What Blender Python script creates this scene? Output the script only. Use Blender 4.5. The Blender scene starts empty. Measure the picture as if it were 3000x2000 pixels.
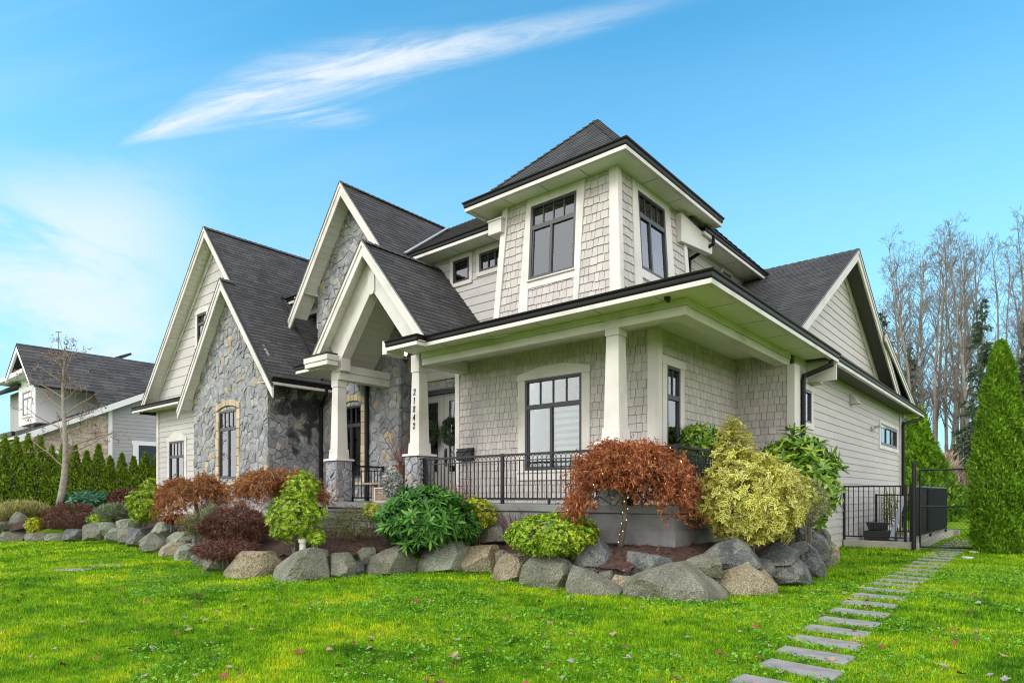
import bpy, bmesh, math, random
import numpy as np
from mathutils import Vector, noise
random.seed(7); rng = np.random.default_rng(11)
S = bpy.context.scene; COL = S.collection
R = math.radians
# ------------------------------------------------------------------ camera, world, sun, exposure
F = 1870.0; HY = 1450.0; CZ = 1.35
YAW = math.atan(1575 / 1870.0)
FW = np.array([-math.sin(YAW), math.cos(YAW), 0.0]); RT = np.array([math.cos(YAW), math.sin(YAW), 0.0]); UP = np.array([0, 0, 1.0])
cd = bpy.data.cameras.new('camera'); cam = bpy.data.objects.new('camera', cd); COL.objects.link(cam)
cam.location = (0, 0, CZ); cam.rotation_euler = (R(90), 0, YAW)
cd.sensor_width = 36; cd.lens = 36 * F / 3000; cd.shift_y = 450 / 3000; cd.clip_end = 3000; cd.clip_start = .05
S.camera = cam
def at(u, v, d):
    "point seen at photo pixel (u, v) of the 3000 px wide photo, d metres deep"
    return np.array([0, 0, CZ]) + d * (FW + RT * ((u - 1500) / F) + UP * ((HY - v) / F))
def atz(u, v, z):
    return at(u, v, (z - CZ) * F / (HY - v))
SUN_EL, SUN_AZ = 38, 200      # azimuth: 180 = light from -Y
w = bpy.data.worlds.new('World'); S.world = w; w.use_nodes = True
nt = w.node_tree; nt.nodes.clear(); N = nt.nodes.new; L = nt.links.new
out = N('ShaderNodeOutputWorld'); bg = N('ShaderNodeBackground'); sky = N('ShaderNodeTexSky')
sky.sky_type = 'NISHITA'; sky.sun_disc = False; sky.sun_elevation = R(SUN_EL); sky.sun_rotation = R(SUN_AZ)
sky.air_density = 1.0; sky.dust_density = .6; sky.ozone_density = 2.0
bg.inputs[1].default_value = .15
tc = N('ShaderNodeTexCoord')
def vmath(op, a, b=None):
    n = N('ShaderNodeVectorMath'); n.operation = op
    if hasattr(a, 'is_output'): L(a, n.inputs[0])
    else: n.inputs[0].default_value = a
    if b is not None:
        if hasattr(b, 'is_output'): L(b, n.inputs[1])
        else: n.inputs[1].default_value = b
    return n
def mth(op, a, b=None, c=None, clamp=False, tree=None):
    t = tree or nt; n = t.nodes.new('ShaderNodeMath'); n.operation = op; n.use_clamp = clamp
    for i, q in enumerate((a, b, c)):
        if q is None: continue
        if hasattr(q, 'is_output'): t.links.new(q, n.inputs[i])
        else: n.inputs[i].default_value = q
    return n.outputs[0]
def mrange(x, a, b, c=0., d=1., tree=None, smooth=True):
    t = tree or nt; n = t.nodes.new('ShaderNodeMapRange'); n.interpolation_type = 'SMOOTHSTEP' if smooth else 'LINEAR'
    t.links.new(x, n.inputs[0])
    for i, q in enumerate((a, b, c, d)): n.inputs[i + 1].default_value = q
    return n.outputs[0]
# cirrus painted on the sky itself, in directions (world space)
dirn = vmath('NORMALIZE', tc.outputs['Generated']).outputs[0]
dx = vmath('DOT_PRODUCT', dirn, tuple(RT)).outputs['Value']; dy = vmath('DOT_PRODUCT', dirn, tuple(FW)).outputs['Value']
sep = N('ShaderNodeSeparateXYZ'); L(dirn, sep.inputs[0]); dz = sep.outputs[2]
dyp = mth('MAXIMUM', dy, .08)
gx = mth('DIVIDE', dx, dyp); gz = mth('DIVIDE', dz, dyp)      # gnomonic sky map about the street's direction
cmb = N('ShaderNodeCombineXYZ'); L(gx, cmb.inputs[0]); L(gz, cmb.inputs[1]); G = cmb.outputs[0]
def nz(scale, rot, detail=6, dist=0., rough=.6, loc=(0, 0, 0)):
    m0 = N('ShaderNodeMapping'); m0.inputs['Rotation'].default_value = (0, 0, rot); L(G, m0.inputs[0]); m = N('ShaderNodeMapping'); m.inputs['Scale'].default_value = scale; m.inputs['Location'].default_value = loc
    L(m0.outputs[0], m.inputs[0]); n = N('ShaderNodeTexNoise'); n.inputs['Scale'].default_value = 1; n.inputs['Detail'].default_value = detail
    n.inputs['Distortion'].default_value = dist; n.inputs['Roughness'].default_value = rough; L(m.outputs[0], n.inputs[0]); return n.outputs[0]
# main streak: from (360,430) to (1950,0) px, curved; sky coordinates of a pixel: ((u-1500)/F, (HY-v)/F)
def sk(u, v): return (u - 1500) / F, (HY - v) / F
wob = nz((1.3, 5, 1), R(-18), 3, 0, .5)
# centre line gz = a + b gx + c gx^2
pts = [sk(370, 428), sk(383, 412), sk(440, 368), sk(520, 330), sk(714, 287), sk(1148, 182), sk(1530, 96), sk(1990, 0)]
A = np.array([[1, p[0], p[0] ** 2, p[0] ** 3] for p in pts]); c0, c1, c2, c3 = np.linalg.lstsq(A, np.array([p[1] for p in pts]), rcond=None)[0]
line = mth('ADD', mth('ADD', mth('MULTIPLY', gx, float(c1)), float(c0)), mth('MULTIPLY', mth('MULTIPLY', gx, gx), mth('ADD', mth('MULTIPLY', gx, float(c3)), float(c2))))
off = mth('SUBTRACT', gz, line); off = mth('ADD', off, mth('MULTIPLY', mth('SUBTRACT', wob, .5), .07))
wid = mth('MULTIPLY', mrange(gx, -.64, -.38, .009, .050), mrange(gx, -.30, .05, 1., .48))
prof = mrange(mth('DIVIDE', mth('ABSOLUTE', off), wid), 0., 1.5, 1., 0.)
fib = mrange(nz((3.4, 22, 1), R(-13), 10, .9, .72), .34, .66)
along = mth('MULTIPLY', mrange(gx, -.64, -.55), mrange(gx, -.25, .30, 1., .22))
streak = mth('MULTIPLY', mth('MULTIPLY', prof, along), mth('ADD', mth('MULTIPLY', fib, .68), .24))
tail_line = mth('ADD', mth('MULTIPLY', gx, .02), sk(0, 318)[1])       # lower fringe of the streak
t2 = mth('MULTIPLY', mrange(mth('ABSOLUTE', mth('SUBTRACT', gz, tail_line)), 0, .035, 1, 0), mth('MULTIPLY', mrange(gx, -.6, -.42), mrange(gx, -.3, -.19, 1, 0)))
t2 = mth('MULTIPLY', t2, mth('MULTIPLY', fib, .7))
# soft patches low on the left
pn = mrange(nz((2.4, 6.5, 1), R(18), 9, .6, .62, (3.1, 1.7, 0)), .34, .60)
patch = mth('MULTIPLY', pn, mth('MULTIPLY', mrange(gx, -.66, -.40, 1, 0), mth('MULTIPLY', mrange(gz, .08, .20), mrange(gz, .40, .58, 1, 0))))
veil = mth('MULTIPLY', mrange(nz((1.2, 9, 1), R(-14), 5, .3, .5, (5, 2, 0)), .35, .75), mth('MULTIPLY', mrange(gz, .35, .75, .12, .10), mrange(gx, -.4, .3, 1, .25)))
cl = mth('MAXIMUM', mth('MAXIMUM', streak, t2), mth('MAXIMUM', mth('MULTIPLY', patch, .72), veil), clamp=True)
front = mrange(dy, .02, .2)
cl = mth('MAXIMUM', mth('MULTIPLY', cl, front), mth('MAXIMUM', mth('MULTIPLY', mrange(dy, .05, -.25), .92), mth('MAXIMUM', mth('MULTIPLY', mrange(dx, -.70, -.84), .85), mth('MULTIPLY', mrange(dx, .70, .86), .6))))      # unseen bright cloud added behind and beside the camera, to light the house neutrally
tint = N('ShaderNodeMix'); tint.data_type = 'RGBA'; tint.blend_type = 'MULTIPLY'; tint.inputs[0].default_value = 1
L(sky.outputs[0], tint.inputs[6]); tint.inputs[7].default_value = (.40, 1.14, 1.20, 1)
hz = N('ShaderNodeMix'); hz.data_type = 'RGBA'; L(mrange(dz, .0, .66, .88, .0), hz.inputs[0]); L(tint.outputs[2], hz.inputs[6]); hz.inputs[7].default_value = (2.1, 3.35, 4.2, 1)
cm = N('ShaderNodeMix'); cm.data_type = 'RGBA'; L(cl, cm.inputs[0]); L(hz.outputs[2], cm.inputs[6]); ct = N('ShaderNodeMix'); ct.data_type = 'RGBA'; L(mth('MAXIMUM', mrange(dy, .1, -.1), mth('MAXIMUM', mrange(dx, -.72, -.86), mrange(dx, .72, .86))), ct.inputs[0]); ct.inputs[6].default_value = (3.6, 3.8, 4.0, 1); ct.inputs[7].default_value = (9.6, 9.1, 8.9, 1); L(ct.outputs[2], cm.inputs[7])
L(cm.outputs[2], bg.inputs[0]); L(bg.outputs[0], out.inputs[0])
sl = bpy.data.lights.new('sun', 'SUN'); so = bpy.data.objects.new('sun', sl); COL.objects.link(so)
sl.energy = 1.0; sl.angle = R(20); sl.color = (1, .96, .90)
az = R(SUN_AZ); sd = Vector((math.sin(az) * math.cos(R(SUN_EL)), math.cos(az) * math.cos(R(SUN_EL)), math.sin(R(SUN_EL))))
so.rotation_euler = sd.to_track_quat('Z', 'Y').to_euler(); so.location = (0, -10, 30)
S.view_settings.view_transform = 'Standard'; S.view_settings.look = 'None'; S.view_settings.exposure = .80; S.view_settings.gamma = 1
S.cycles.max_bounces = 8; S.cycles.transparent_max_bounces = 16; S.cycles.diffuse_bounces = 4; S.cycles.glossy_bounces = 3
S.cycles.use_denoising = True; S.cycles.pixel_filter_type = 'BLACKMAN_HARRIS'; S.cycles.filter_width = 1.1
try: S.cycles.denoiser = 'OPENIMAGEDENOISE'
except Exception: pass

# ------------------------------------------------------------------ helpers
def tag(o, label=None, cat=None, group=None, kind=None):
    if label: o['label'] = label
    if cat: o['category'] = cat
    if group: o['group'] = group
    if kind: o['kind'] = kind
    return o
def empty(name, loc=(0, 0, 0), label=None, cat=None, group=None):
    o = bpy.data.objects.new(name, None); COL.objects.link(o); o.location = loc; o.empty_display_size = .2
    return tag(o, label, cat, group)
def link(name, me, mats, parent=None):
    o = bpy.data.objects.new(name, me); COL.objects.link(o)
    for m in (mats if isinstance(mats, (list, tuple)) else [mats]): me.materials.append(m)
    if parent is not None:
        o.parent = parent
        if tuple(parent.matrix_world.translation) != (0, 0, 0) or tuple(parent.location) != (0, 0, 0):
            p = Vector(parent.location); q = parent.parent
            while q is not None: p += Vector(q.location); q = q.parent
            o.location = -p
    return o
class MB:
    def __init__(s): s.v = []; s.f = []; s.m = []; s.mi = 0
    def add(s, vs, fs):
        b = len(s.v); s.v.extend(tuple(map(float, p)) for p in vs)
        for f in fs: s.f.append(tuple(b + i for i in f)); s.m.append(s.mi)
        return s
    def box(s, x0, x1, y0, y1, z0, z1):
        x0, x1 = sorted((x0, x1)); y0, y1 = sorted((y0, y1)); z0, z1 = sorted((z0, z1))
        return s.add([(x0, y0, z0), (x1, y0, z0), (x1, y1, z0), (x0, y1, z0), (x0, y0, z1), (x1, y0, z1), (x1, y1, z1), (x0, y1, z1)],
                     [(0, 3, 2, 1), (4, 5, 6, 7), (0, 1, 5, 4), (1, 2, 6, 5), (2, 3, 7, 6), (3, 0, 4, 7)])
    def hexa(s, bot, top):
        n = len(bot)
        return s.add(list(bot) + list(top), [tuple(range(n))[::-1], tuple(range(n, 2 * n))] + [(i, (i + 1) % n, n + (i + 1) % n, n + i) for i in range(n)])
    def prism(s, fr, poly, c0, c1):
        "poly in the frame's 2-D coordinates, extruded from depth c0 to c1 along its normal"
        if area2(poly) < 0: poly = poly[::-1]
        return s.hexa([fr(a, b, c0) for a, b in poly], [fr(a, b, c1) for a, b in poly])
    def bar(s, p, q, wd, ht, up=(0, 0, 1)):
        p = np.array(p, float); q = np.array(q, float); d = q - p; d /= np.linalg.norm(d)
        sd_ = np.cross(d, up); nn = np.linalg.norm(sd_); sd_ = np.array([1., 0, 0]) if nn < 1e-6 else sd_ / nn; u_ = np.cross(sd_, d)
        c = [(-wd / 2, -ht / 2), (wd / 2, -ht / 2), (wd / 2, ht / 2), (-wd / 2, ht / 2)]
        return s.hexa([p + sd_ * a + u_ * b for a, b in c], [q + sd_ * a + u_ * b for a, b in c])
    def tube(s, pts, rad, n=8, cap=True):
        pts = [np.array(p, float) for p in pts]; k = len(pts)
        if not hasattr(rad, '__len__'): rad = [rad] * k
        rings = []; prev = None
        for i in range(k):
            d = pts[min(i + 1, k - 1)] - pts[max(i - 1, 0)]; d = d / (np.linalg.norm(d) + 1e-9)
            if prev is None:
                a = np.array([0, 0, 1.]) if abs(d[2]) < .9 else np.array([1., 0, 0])
                prev = np.cross(d, a)
            prev = prev - d * np.dot(prev, d); prev /= (np.linalg.norm(prev) + 1e-9); b = np.cross(d, prev)
            rings.append([pts[i] + rad[i] * (prev * math.cos(2 * math.pi * j / n) + b * math.sin(2 * math.pi * j / n)) for j in range(n)])
        vs = [p for r_ in rings for p in r_]; fs = []
        for i in range(k - 1):
            for j in range(n): fs.append((i * n + j, i * n + (j + 1) % n, (i + 1) * n + (j + 1) % n, (i + 1) * n + j))
        if cap: fs.append(tuple(range(n))[::-1]); fs.append(tuple((k - 1) * n + j for j in range(n)))
        return s.add(vs, fs)
    def lathe(s, c, prof, n=16):
        vs = [(c[0] + r_ * math.cos(2 * math.pi * j / n), c[1] + r_ * math.sin(2 * math.pi * j / n), c[2] + z) for r_, z in prof for j in range(n)]
        k = len(prof); fs = [(i * n + j, i * n + (j + 1) % n, (i + 1) * n + (j + 1) % n, (i + 1) * n + j) for i in range(k - 1) for j in range(n)]
        fs += [tuple(range(n))[::-1], tuple((k - 1) * n + j for j in range(n))]
        return s.add(vs, fs)
    def build(s, name, mats, parent=None, smooth=False, bevel=0):
        me = bpy.data.meshes.new(name); me.from_pydata(s.v, [], s.f); me.update()
        me.polygons.foreach_set('material_index', s.m)
        if smooth: me.polygons.foreach_set('use_smooth', [True] * len(me.polygons))
        bm = bmesh.new(); bm.from_mesh(me); bmesh.ops.recalc_face_normals(bm, faces=bm.faces)
        if bevel: bmesh.ops.bevel(bm, geom=list(bm.edges), offset=bevel, segments=1, affect='EDGES', clamp_overlap=True)
        bm.to_mesh(me); bm.free()
        return link(name, me, mats, parent)
def area2(p): return sum(p[i][0] * p[(i + 1) % len(p)][1] - p[(i + 1) % len(p)][0] * p[i][1] for i in range(len(p)))
class Fr:
    def __init__(s, o, u, v, n): s.o = np.array(o, float); s.u = np.array(u, float); s.v = np.array(v, float); s.n = np.array(n, float)
    def __call__(s, a, b, c=0.): return s.o + s.u * a + s.v * b + s.n * c
    def uv(s, p): d = np.array(p, float) - s.o; return float(d @ s.u), float(d @ s.v)
def FY(y): return Fr((0, y, 0), (1, 0, 0), (0, 0, 1), (0, -1, 0))     # wall facing the street: coords (X, Z)
def FX(x): return Fr((x, 0, 0), (0, 1, 0), (0, 0, 1), (1, 0, 0))      # wall facing the side path: coords (Y, Z)
def clip(poly, axis, val, keep_less):
    o = []
    for i in range(len(poly)):
        a, b = poly[i], poly[(i + 1) % len(poly)]; ia = (a[axis] <= val) == keep_less; ib = (b[axis] <= val) == keep_less
        if ia: o.append(a)
        if ia != ib:
            t = (val - a[axis]) / (b[axis] - a[axis]); o.append((a[0] + (b[0] - a[0]) * t, a[1] + (b[1] - a[1]) * t))
    return o
def rclip(poly, a0, a1, b0, b1):
    for ax, val, k in ((0, a0, False), (0, a1, True), (1, b0, False), (1, b1, True)):
        poly = clip(poly, ax, val, k)
        if len(poly) < 3: return []
    return poly if abs(area2(poly)) > 2e-5 else []
def holes(poly, hs):
    ps = [poly]
    for (a0, a1, b0, b1) in hs:
        nx = []
        for p in ps:
            for q in (rclip(p, -1e3, a0, -1e3, 1e3), rclip(p, a1, 1e3, -1e3, 1e3), rclip(p, a0, a1, -1e3, b0), rclip(p, a0, a1, b1, 1e3)):
                if q: nx.append(q)
        ps = nx
    return ps
def cover(mb, fr, polys, exp=.155, wmin=.1, wmax=.2, thick=.014, gap=.005, tilt=1., base=0., jag=0., tlo=.002):
    "courses of boards (wmin None: whole boards), each board an island tilted out at its lower edge"
    a0 = min(p[0] for q in polys for p in q); a1 = max(p[0] for q in polys for p in q)
    b0 = min(p[1] for q in polys for p in q); b1 = max(p[1] for q in polys for p in q)
    k = math.floor((b0 - base) / exp)
    while base + k * exp < b1:
        c0 = base + k * exp; c1 = c0 + exp; k += 1
        cuts = [a0 - random.random() * .2]
        while cuts[-1] < a1: cuts.append(cuts[-1] + (random.uniform(wmin, wmax) if wmin else random.uniform(2.6, 3.6)))
        for i in range(len(cuts) - 1):
            jg = random.uniform(-jag, jag) if jag else 0
            th = thick * random.uniform(.85, 1.15) if wmin else thick
            for poly in polys:
                q = rclip(poly, cuts[i], cuts[i + 1] - gap, c0 + jg, c1 + .004)
                if not q: continue
                if area2(q) < 0: q = q[::-1]
                n = len(q)
                top = [fr(a, b, tlo + th * max(0., 1 - (b - c0) / exp * tilt)) for a, b in q]; bot = [fr(a, b, -.004) for a, b in q]
                mb.add(top + bot, [tuple(range(n))] + [(i2, n + i2, n + (i2 + 1) % n, (i2 + 1) % n) for i2 in range(n)])
def stones(mb, fr, polys, size=.26, depth=.045, gap=.011, seed=1):
    "random rubble: shrunken Voronoi cells, each stone an island with its own face tilt"
    rr = random.Random(seed); a0 = min(p[0] for q in polys for p in q); a1 = max(p[0] for q in polys for p in q)
    b0 = min(p[1] for q in polys for p in q); b1 = max(p[1] for q in polys for p in q)
    pts = []; na = int((a1 - a0) / size) + 2; nb = int((b1 - b0) / (size * .8)) + 2
    for i in range(-1, na):
        for j in range(-1, nb):
            pts.append((a0 + (i + .5 + rr.uniform(-.48, .48)) * size, b0 + (j + .5 + rr.uniform(-.48, .48)) * size * .8))
            if rr.random() < .22: pts.append((pts[-1][0] + rr.uniform(-.5, .5) * size, pts[-1][1] + rr.uniform(-.5, .5) * size * .8))
    P_ = np.array(pts); R2 = size * 2.2
    for i, c in enumerate(P_):
        d = P_ - c; dd = (d ** 2).sum(1); nb_ = np.where((dd > 1e-8) & (dd < R2 * R2))[0]; nb_ = nb_[np.argsort(dd[nb_])]
        cell = [(c[0] - size, c[1] - size), (c[0] + size, c[1] - size), (c[0] + size, c[1] + size), (c[0] - size, c[1] + size)]
        for j in nb_:
            n_ = d[j]; ln = math.sqrt(dd[j]); n_ = n_ / ln; lim = ln / 2 - gap / 2; o = []
            for k in range(len(cell)):
                a, b = cell[k], cell[(k + 1) % len(cell)]; sa = (a[0] - c[0]) * n_[0] + (a[1] - c[1]) * n_[1] - lim; sb = (b[0] - c[0]) * n_[0] + (b[1] - c[1]) * n_[1] - lim
                if sa <= 0: o.append(a)
                if (sa <= 0) != (sb <= 0): t = sa / (sa - sb); o.append((a[0] + (b[0] - a[0]) * t, a[1] + (b[1] - a[1]) * t))
            cell = o
            if len(cell) < 3: break
        if len(cell) < 3: continue
        dp = depth * rr.uniform(.45, 1.15); ta, tb = rr.uniform(-.12, .12), rr.uniform(-.12, .12)
        for poly in polys:
            q = cell; m = len(poly); pp = poly if area2(poly) > 0 else poly[::-1]
            for k in range(m):                                   # clip the cell by the (convex) wall outline
                e0, e1 = pp[k], pp[(k + 1) % m]; nx_, ny_ = (e1[1] - e0[1]), -(e1[0] - e0[0]); o = []
                for t_ in range(len(q)):
                    a, b = q[t_], q[(t_ + 1) % len(q)]; sa = (a[0] - e0[0]) * nx_ + (a[1] - e0[1]) * ny_; sb = (b[0] - e0[0]) * nx_ + (b[1] - e0[1]) * ny_
                    if sa <= 0: o.append(a)
                    if (sa <= 0) != (sb <= 0): t = sa / (sa - sb); o.append((a[0] + (b[0] - a[0]) * t, a[1] + (b[1] - a[1]) * t))
                q = o
                if len(q) < 3: break
            if len(q) < 3 or abs(area2(q)) < 3e-4: continue
            if area2(q) < 0: q = q[::-1]
            n = len(q); cx = sum(p[0] for p in q) / n; cy = sum(p[1] for p in q) / n
            ins = [(cx + (p[0] - cx) * .86, cy + (p[1] - cy) * .86) for p in q]
            hf = lambda p: dp + (p[0] - cx) * ta + (p[1] - cy) * tb
            v0 = [fr(a, b, -.01) for a, b in q]; v1 = [fr(a, b, max(.006, hf((a, b)) * .6)) for a, b in q]; v2 = [fr(a, b, max(.01, hf((a, b)) + rr.uniform(-.006, .006))) for a, b in ins]
            v3 = [fr(cx, cy, dp + rr.uniform(-.004, .014))]
            fs = [(k, (k + 1) % n, n + (k + 1) % n, n + k) for k in range(n)] + [(n + k, n + (k + 1) % n, 2 * n + (k + 1) % n, 2 * n + k) for k in range(n)]
            fs += [(2 * n + k, 2 * n + (k + 1) % n, 3 * n) for k in range(n)]
            mb.add(v0 + v1 + v2 + v3, fs)

# ------------------------------------------------------------------ materials
MATS = {}
def ramp(t, stops):
    r_ = t.nodes.new('ShaderNodeValToRGB'); e = r_.color_ramp.elements
    while len(e) < len(stops): e.new(.5)
    for k, (p, c) in enumerate(stops): e[k].position = p; e[k].color = (*c, 1)
    return r_
def mat(name, cols, rough=.6, scale=3., island=0., bump=0., bscale=40., spec=.5, trans=0., detail=5, metal=0., coat=0., stretch=(1, 1, 1), islandcols=None, bdetail=4, nocast=False):
    "cols: one colour, or a list blended by noise in object space; island: per-piece brightness spread"
    m = bpy.data.materials.new(name); m.use_nodes = True; t = m.node_tree; b = t.nodes['Principled BSDF']
    b.inputs['Roughness'].default_value = rough; b.inputs['Specular IOR Level'].default_value = spec; b.inputs['Metallic'].default_value = metal
    b.inputs['Coat Weight'].default_value = coat
    tc_ = t.nodes.new('ShaderNodeTexCoord'); mp = t.nodes.new('ShaderNodeMapping'); mp.inputs['Scale'].default_value = stretch; t.links.new(tc_.outputs['Object'], mp.inputs[0])
    col = None
    if islandcols:
        g = t.nodes.new('ShaderNodeNewGeometry'); r_ = ramp(t, islandcols); t.links.new(g.outputs['Random Per Island'], r_.inputs[0]); col = r_.outputs[0]
    if isinstance(cols[0], (tuple, list)):
        nn = t.nodes.new('ShaderNodeTexNoise'); nn.inputs['Scale'].default_value = scale; nn.inputs['Detail'].default_value = detail; t.links.new(mp.outputs[0], nn.inputs[0])
        st = [(.3 + .4 * k / max(1, len(cols) - 1), c) for k, c in enumerate(cols)]; r2 = ramp(t, st); t.links.new(nn.outputs[0], r2.inputs[0])
        if col is None: col = r2.outputs[0]
        else:
            mx = t.nodes.new('ShaderNodeMix'); mx.data_type = 'RGBA'; mx.blend_type = 'MULTIPLY'; mx.inputs[0].default_value = 1; t.links.new(col, mx.inputs[6]); t.links.new(r2.outputs[0], mx.inputs[7]); col = mx.outputs[2]
    elif col is None:
        rg = t.nodes.new('ShaderNodeRGB'); rg.outputs[0].default_value = (*cols, 1); col = rg.outputs[0]
    if island:
        g = t.nodes.new('ShaderNodeNewGeometry'); v_ = mrange(g.outputs['Random Per Island'], 0, 1, 1 - island, 1 + island, tree=t, smooth=False)
        mx = t.nodes.new('ShaderNodeVectorMath'); mx.operation = 'SCALE'; t.links.new(col, mx.inputs[0]); t.links.new(v_, mx.inputs['Scale']); col = mx.outputs[0]
    t.links.new(col, b.inputs['Base Color'])
    if bump:
        n2 = t.nodes.new('ShaderNodeTexNoise'); n2.inputs['Scale'].default_value = bscale; n2.inputs['Detail'].default_value = bdetail; t.links.new(mp.outputs[0], n2.inputs[0])
        bp = t.nodes.new('ShaderNodeBump'); bp.inputs['Strength'].default_value = bump; bp.inputs['Distance'].default_value = .02; t.links.new(n2.outputs[0], bp.inputs['Height']); t.links.new(bp.outputs[0], b.inputs['Normal'])
    if trans:
        tr = t.nodes.new('ShaderNodeBsdfTranslucent'); t.links.new(col, tr.inputs[0]); mx = t.nodes.new('ShaderNodeMixShader'); mx.inputs[0].default_value = trans
        t.links.new(b.outputs[0], mx.inputs[1]); t.links.new(tr.outputs[0], mx.inputs[2]); t.links.new(mx.outputs[0], t.nodes['Material Output'].inputs[0])
    MATS[name] = m; return m
M_white = mat('trim_paint', [(.47, .44, .39), (.57, .545, .51), (.615, .585, .555), (.635, .605, .575)], .5, 1.6, bump=.08, bscale=60, detail=8)
M_soffit = mat('soffit_paint', [(.66, .66, .54), (.74, .73, .62)], .55, .8, bump=.03, bscale=40, stretch=(1, 1, 1))
M_plank = mat('soffit_plank', [(.76, .74, .67), (.84, .82, .75)], .55, 1.0, island=.04)
M_shing = mat('shingle_siding', [(.42, .39, .37), (.48, .447, .427)], .7, 1.5, island=.10, bump=.25, bscale=26, stretch=(3, 3, .5))
M_lap = mat('lap_siding', [(.455, .435, .42), (.515, .49, .475)], .65, 1.2, island=.03, bump=.12, bscale=18, stretch=(.6, .6, 4))
M_back = mat('wall_backing', (.20, .19, .17), .9)
M_roof = mat('roof_shingles', [(.72, .72, .72), (1.0, 1.0, 1.0)], .85, 1.3, islandcols=[(0, (.048, .048, .049)), (.35, (.062, .061, .062)), (.7, (.074, .072, .073)), (1, (.092, .089, .088))], bump=.6, bscale=160)
M_roofb = mat('roof_felt', (.03, .03, .032), .9)
M_black = mat('gutter_metal', (.007, .007, .008), .5, spec=.25)
M_rail = mat('railing_metal', (.008, .009, .012), .4, spec=.45)
M_frame = mat('window_frame', (.035, .033, .04), .4)
M_mortar = mat('stone_mortar', [(.20, .20, .205), (.28, .28, .28)], .9, 9, bump=.4, bscale=60)
STC = [(0, (.19, .20, .22)), (.2, (.25, .26, .285)), (.42, (.32, .33, .345)), (.62, (.23, .24, .265)), (.84, (.37, .37, .37)), (.93, (.32, .29, .26)), (1, (.42, .33, .22))]
M_stone = mat('ledge_stone', [(.75, .75, .77), (1.15, 1.13, 1.08)], .75, 5, islandcols=STC, bump=.9, bscale=28, bdetail=8)
M_tan = mat('quoin_stone', [(.40, .31, .19), (.52, .44, .30)], .75, 4, island=.18, bump=.6, bscale=30)
M_conc = mat('porch_concrete', [(.085, .085, .09), (.20, .20, .20), (.13, .13, .135)], .75, 1.6, bump=.15, bscale=40, detail=8)
M_conc2 = mat('pale_concrete', [(.30, .28, .23), (.42, .40, .33)], .85, 2.5, bump=.3, bscale=50)
M_step = mat('porch_slate', [(.14, .145, .15), (.20, .20, .205)], .6, 3, bump=.2)
M_door = mat('door_paint', (.27, .26, .245), .45)
M_bark = mat('bark', [(.10, .085, .065), (.20, .175, .14)], .9, 9, bump=.6, bscale=50)
M_twig = mat('twig_bark', [(.085, .060, .045), (.15, .12, .09)], .9, 5)
M_grey_twig = mat('pale_bark', [(.20, .185, .15), (.33, .31, .26)], .9, 12, bump=.3, bscale=30)
# stained stone by the downspout: black water stain has its own outline on the wall
def stained():
    m = M_stone.copy(); m.name = 'stained_stone'; t = m.node_tree; b = t.nodes['Principled BSDF']; src = b.inputs['Base Color'].links[0].from_socket
    g = t.nodes.new('ShaderNodeNewGeometry'); sp = t.nodes.new('ShaderNodeSeparateXYZ'); t.links.new(g.outputs['Position'], sp.inputs[0])
    nn = t.nodes.new('ShaderNodeTexNoise'); nn.inputs['Scale'].default_value = 2.2; nn.inputs['Detail'].default_value = 6; nn.inputs['Distortion'].default_value = .6; t.links.new(g.outputs['Position'], nn.inputs[0])
    h = mrange(sp.outputs[2], 1.9, 3.6, -.16, .15, tree=t, smooth=False); s_ = mrange(mth('ADD', nn.outputs[0], h, tree=t), .53, .66, 0, .88, tree=t)
    s_ = mth('MULTIPLY', s_, mrange(sp.outputs[1], 9.0, 9.35, .25, 1, tree=t), tree=t)
    mx = t.nodes.new('ShaderNodeMix'); mx.data_type = 'RGBA'; t.links.new(s_, mx.inputs[0]); t.links.new(src, mx.inputs[6]); mx.inputs[7].default_value = (.012, .013, .015, 1); t.links.new(mx.outputs[2], b.inputs['Base Color'])
    return m
M_stain = stained()
def glassmat():
    m = bpy.data.materials.new('window_glass'); m.use_nodes = True; t = m.node_tree; t.nodes.clear(); o = t.nodes.new('ShaderNodeOutputMaterial')
    g = t.nodes.new('ShaderNodeBsdfGlossy'); g.inputs['Roughness'].default_value = .015; g.inputs[0].default_value = (.95, .97, 1, 1)
    tr = t.nodes.new('ShaderNodeBsdfTransparent'); tr.inputs[0].default_value = (.78, .82, .80, 1)
    fr = t.nodes.new('ShaderNodeFresnel'); fr.inputs[0].default_value = 1.55; a = mth('ADD', mth('MULTIPLY', fr.outputs[0], 1.3, tree=t), .07, clamp=True, tree=t)
    mx = t.nodes.new('ShaderNodeMixShader'); t.links.new(a, mx.inputs[0]); t.links.new(tr.outputs[0], mx.inputs[1]); t.links.new(g.outputs[0], mx.inputs[2]); t.links.new(mx.outputs[0], o.inputs[0])
    n = t.nodes.new('ShaderNodeTexNoise'); n.inputs['Scale'].default_value = 1.3; tc_ = t.nodes.new('ShaderNodeTexCoord'); t.links.new(tc_.outputs['Object'], n.inputs[0])
    bp = t.nodes.new('ShaderNodeBump'); bp.inputs['Strength'].default_value = .06; bp.inputs['Distance'].default_value = .05; t.links.new(n.outputs[0], bp.inputs['Height']); t.links.new(bp.outputs[0], g.inputs['Normal'])
    return m
M_glass = glassmat()
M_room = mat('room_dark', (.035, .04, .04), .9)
M_blind = mat('blind_fabric', (.50, .62, .55), .8)
M_curt = mat('curtain_fabric', (.36, .37, .36), .8)
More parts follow.
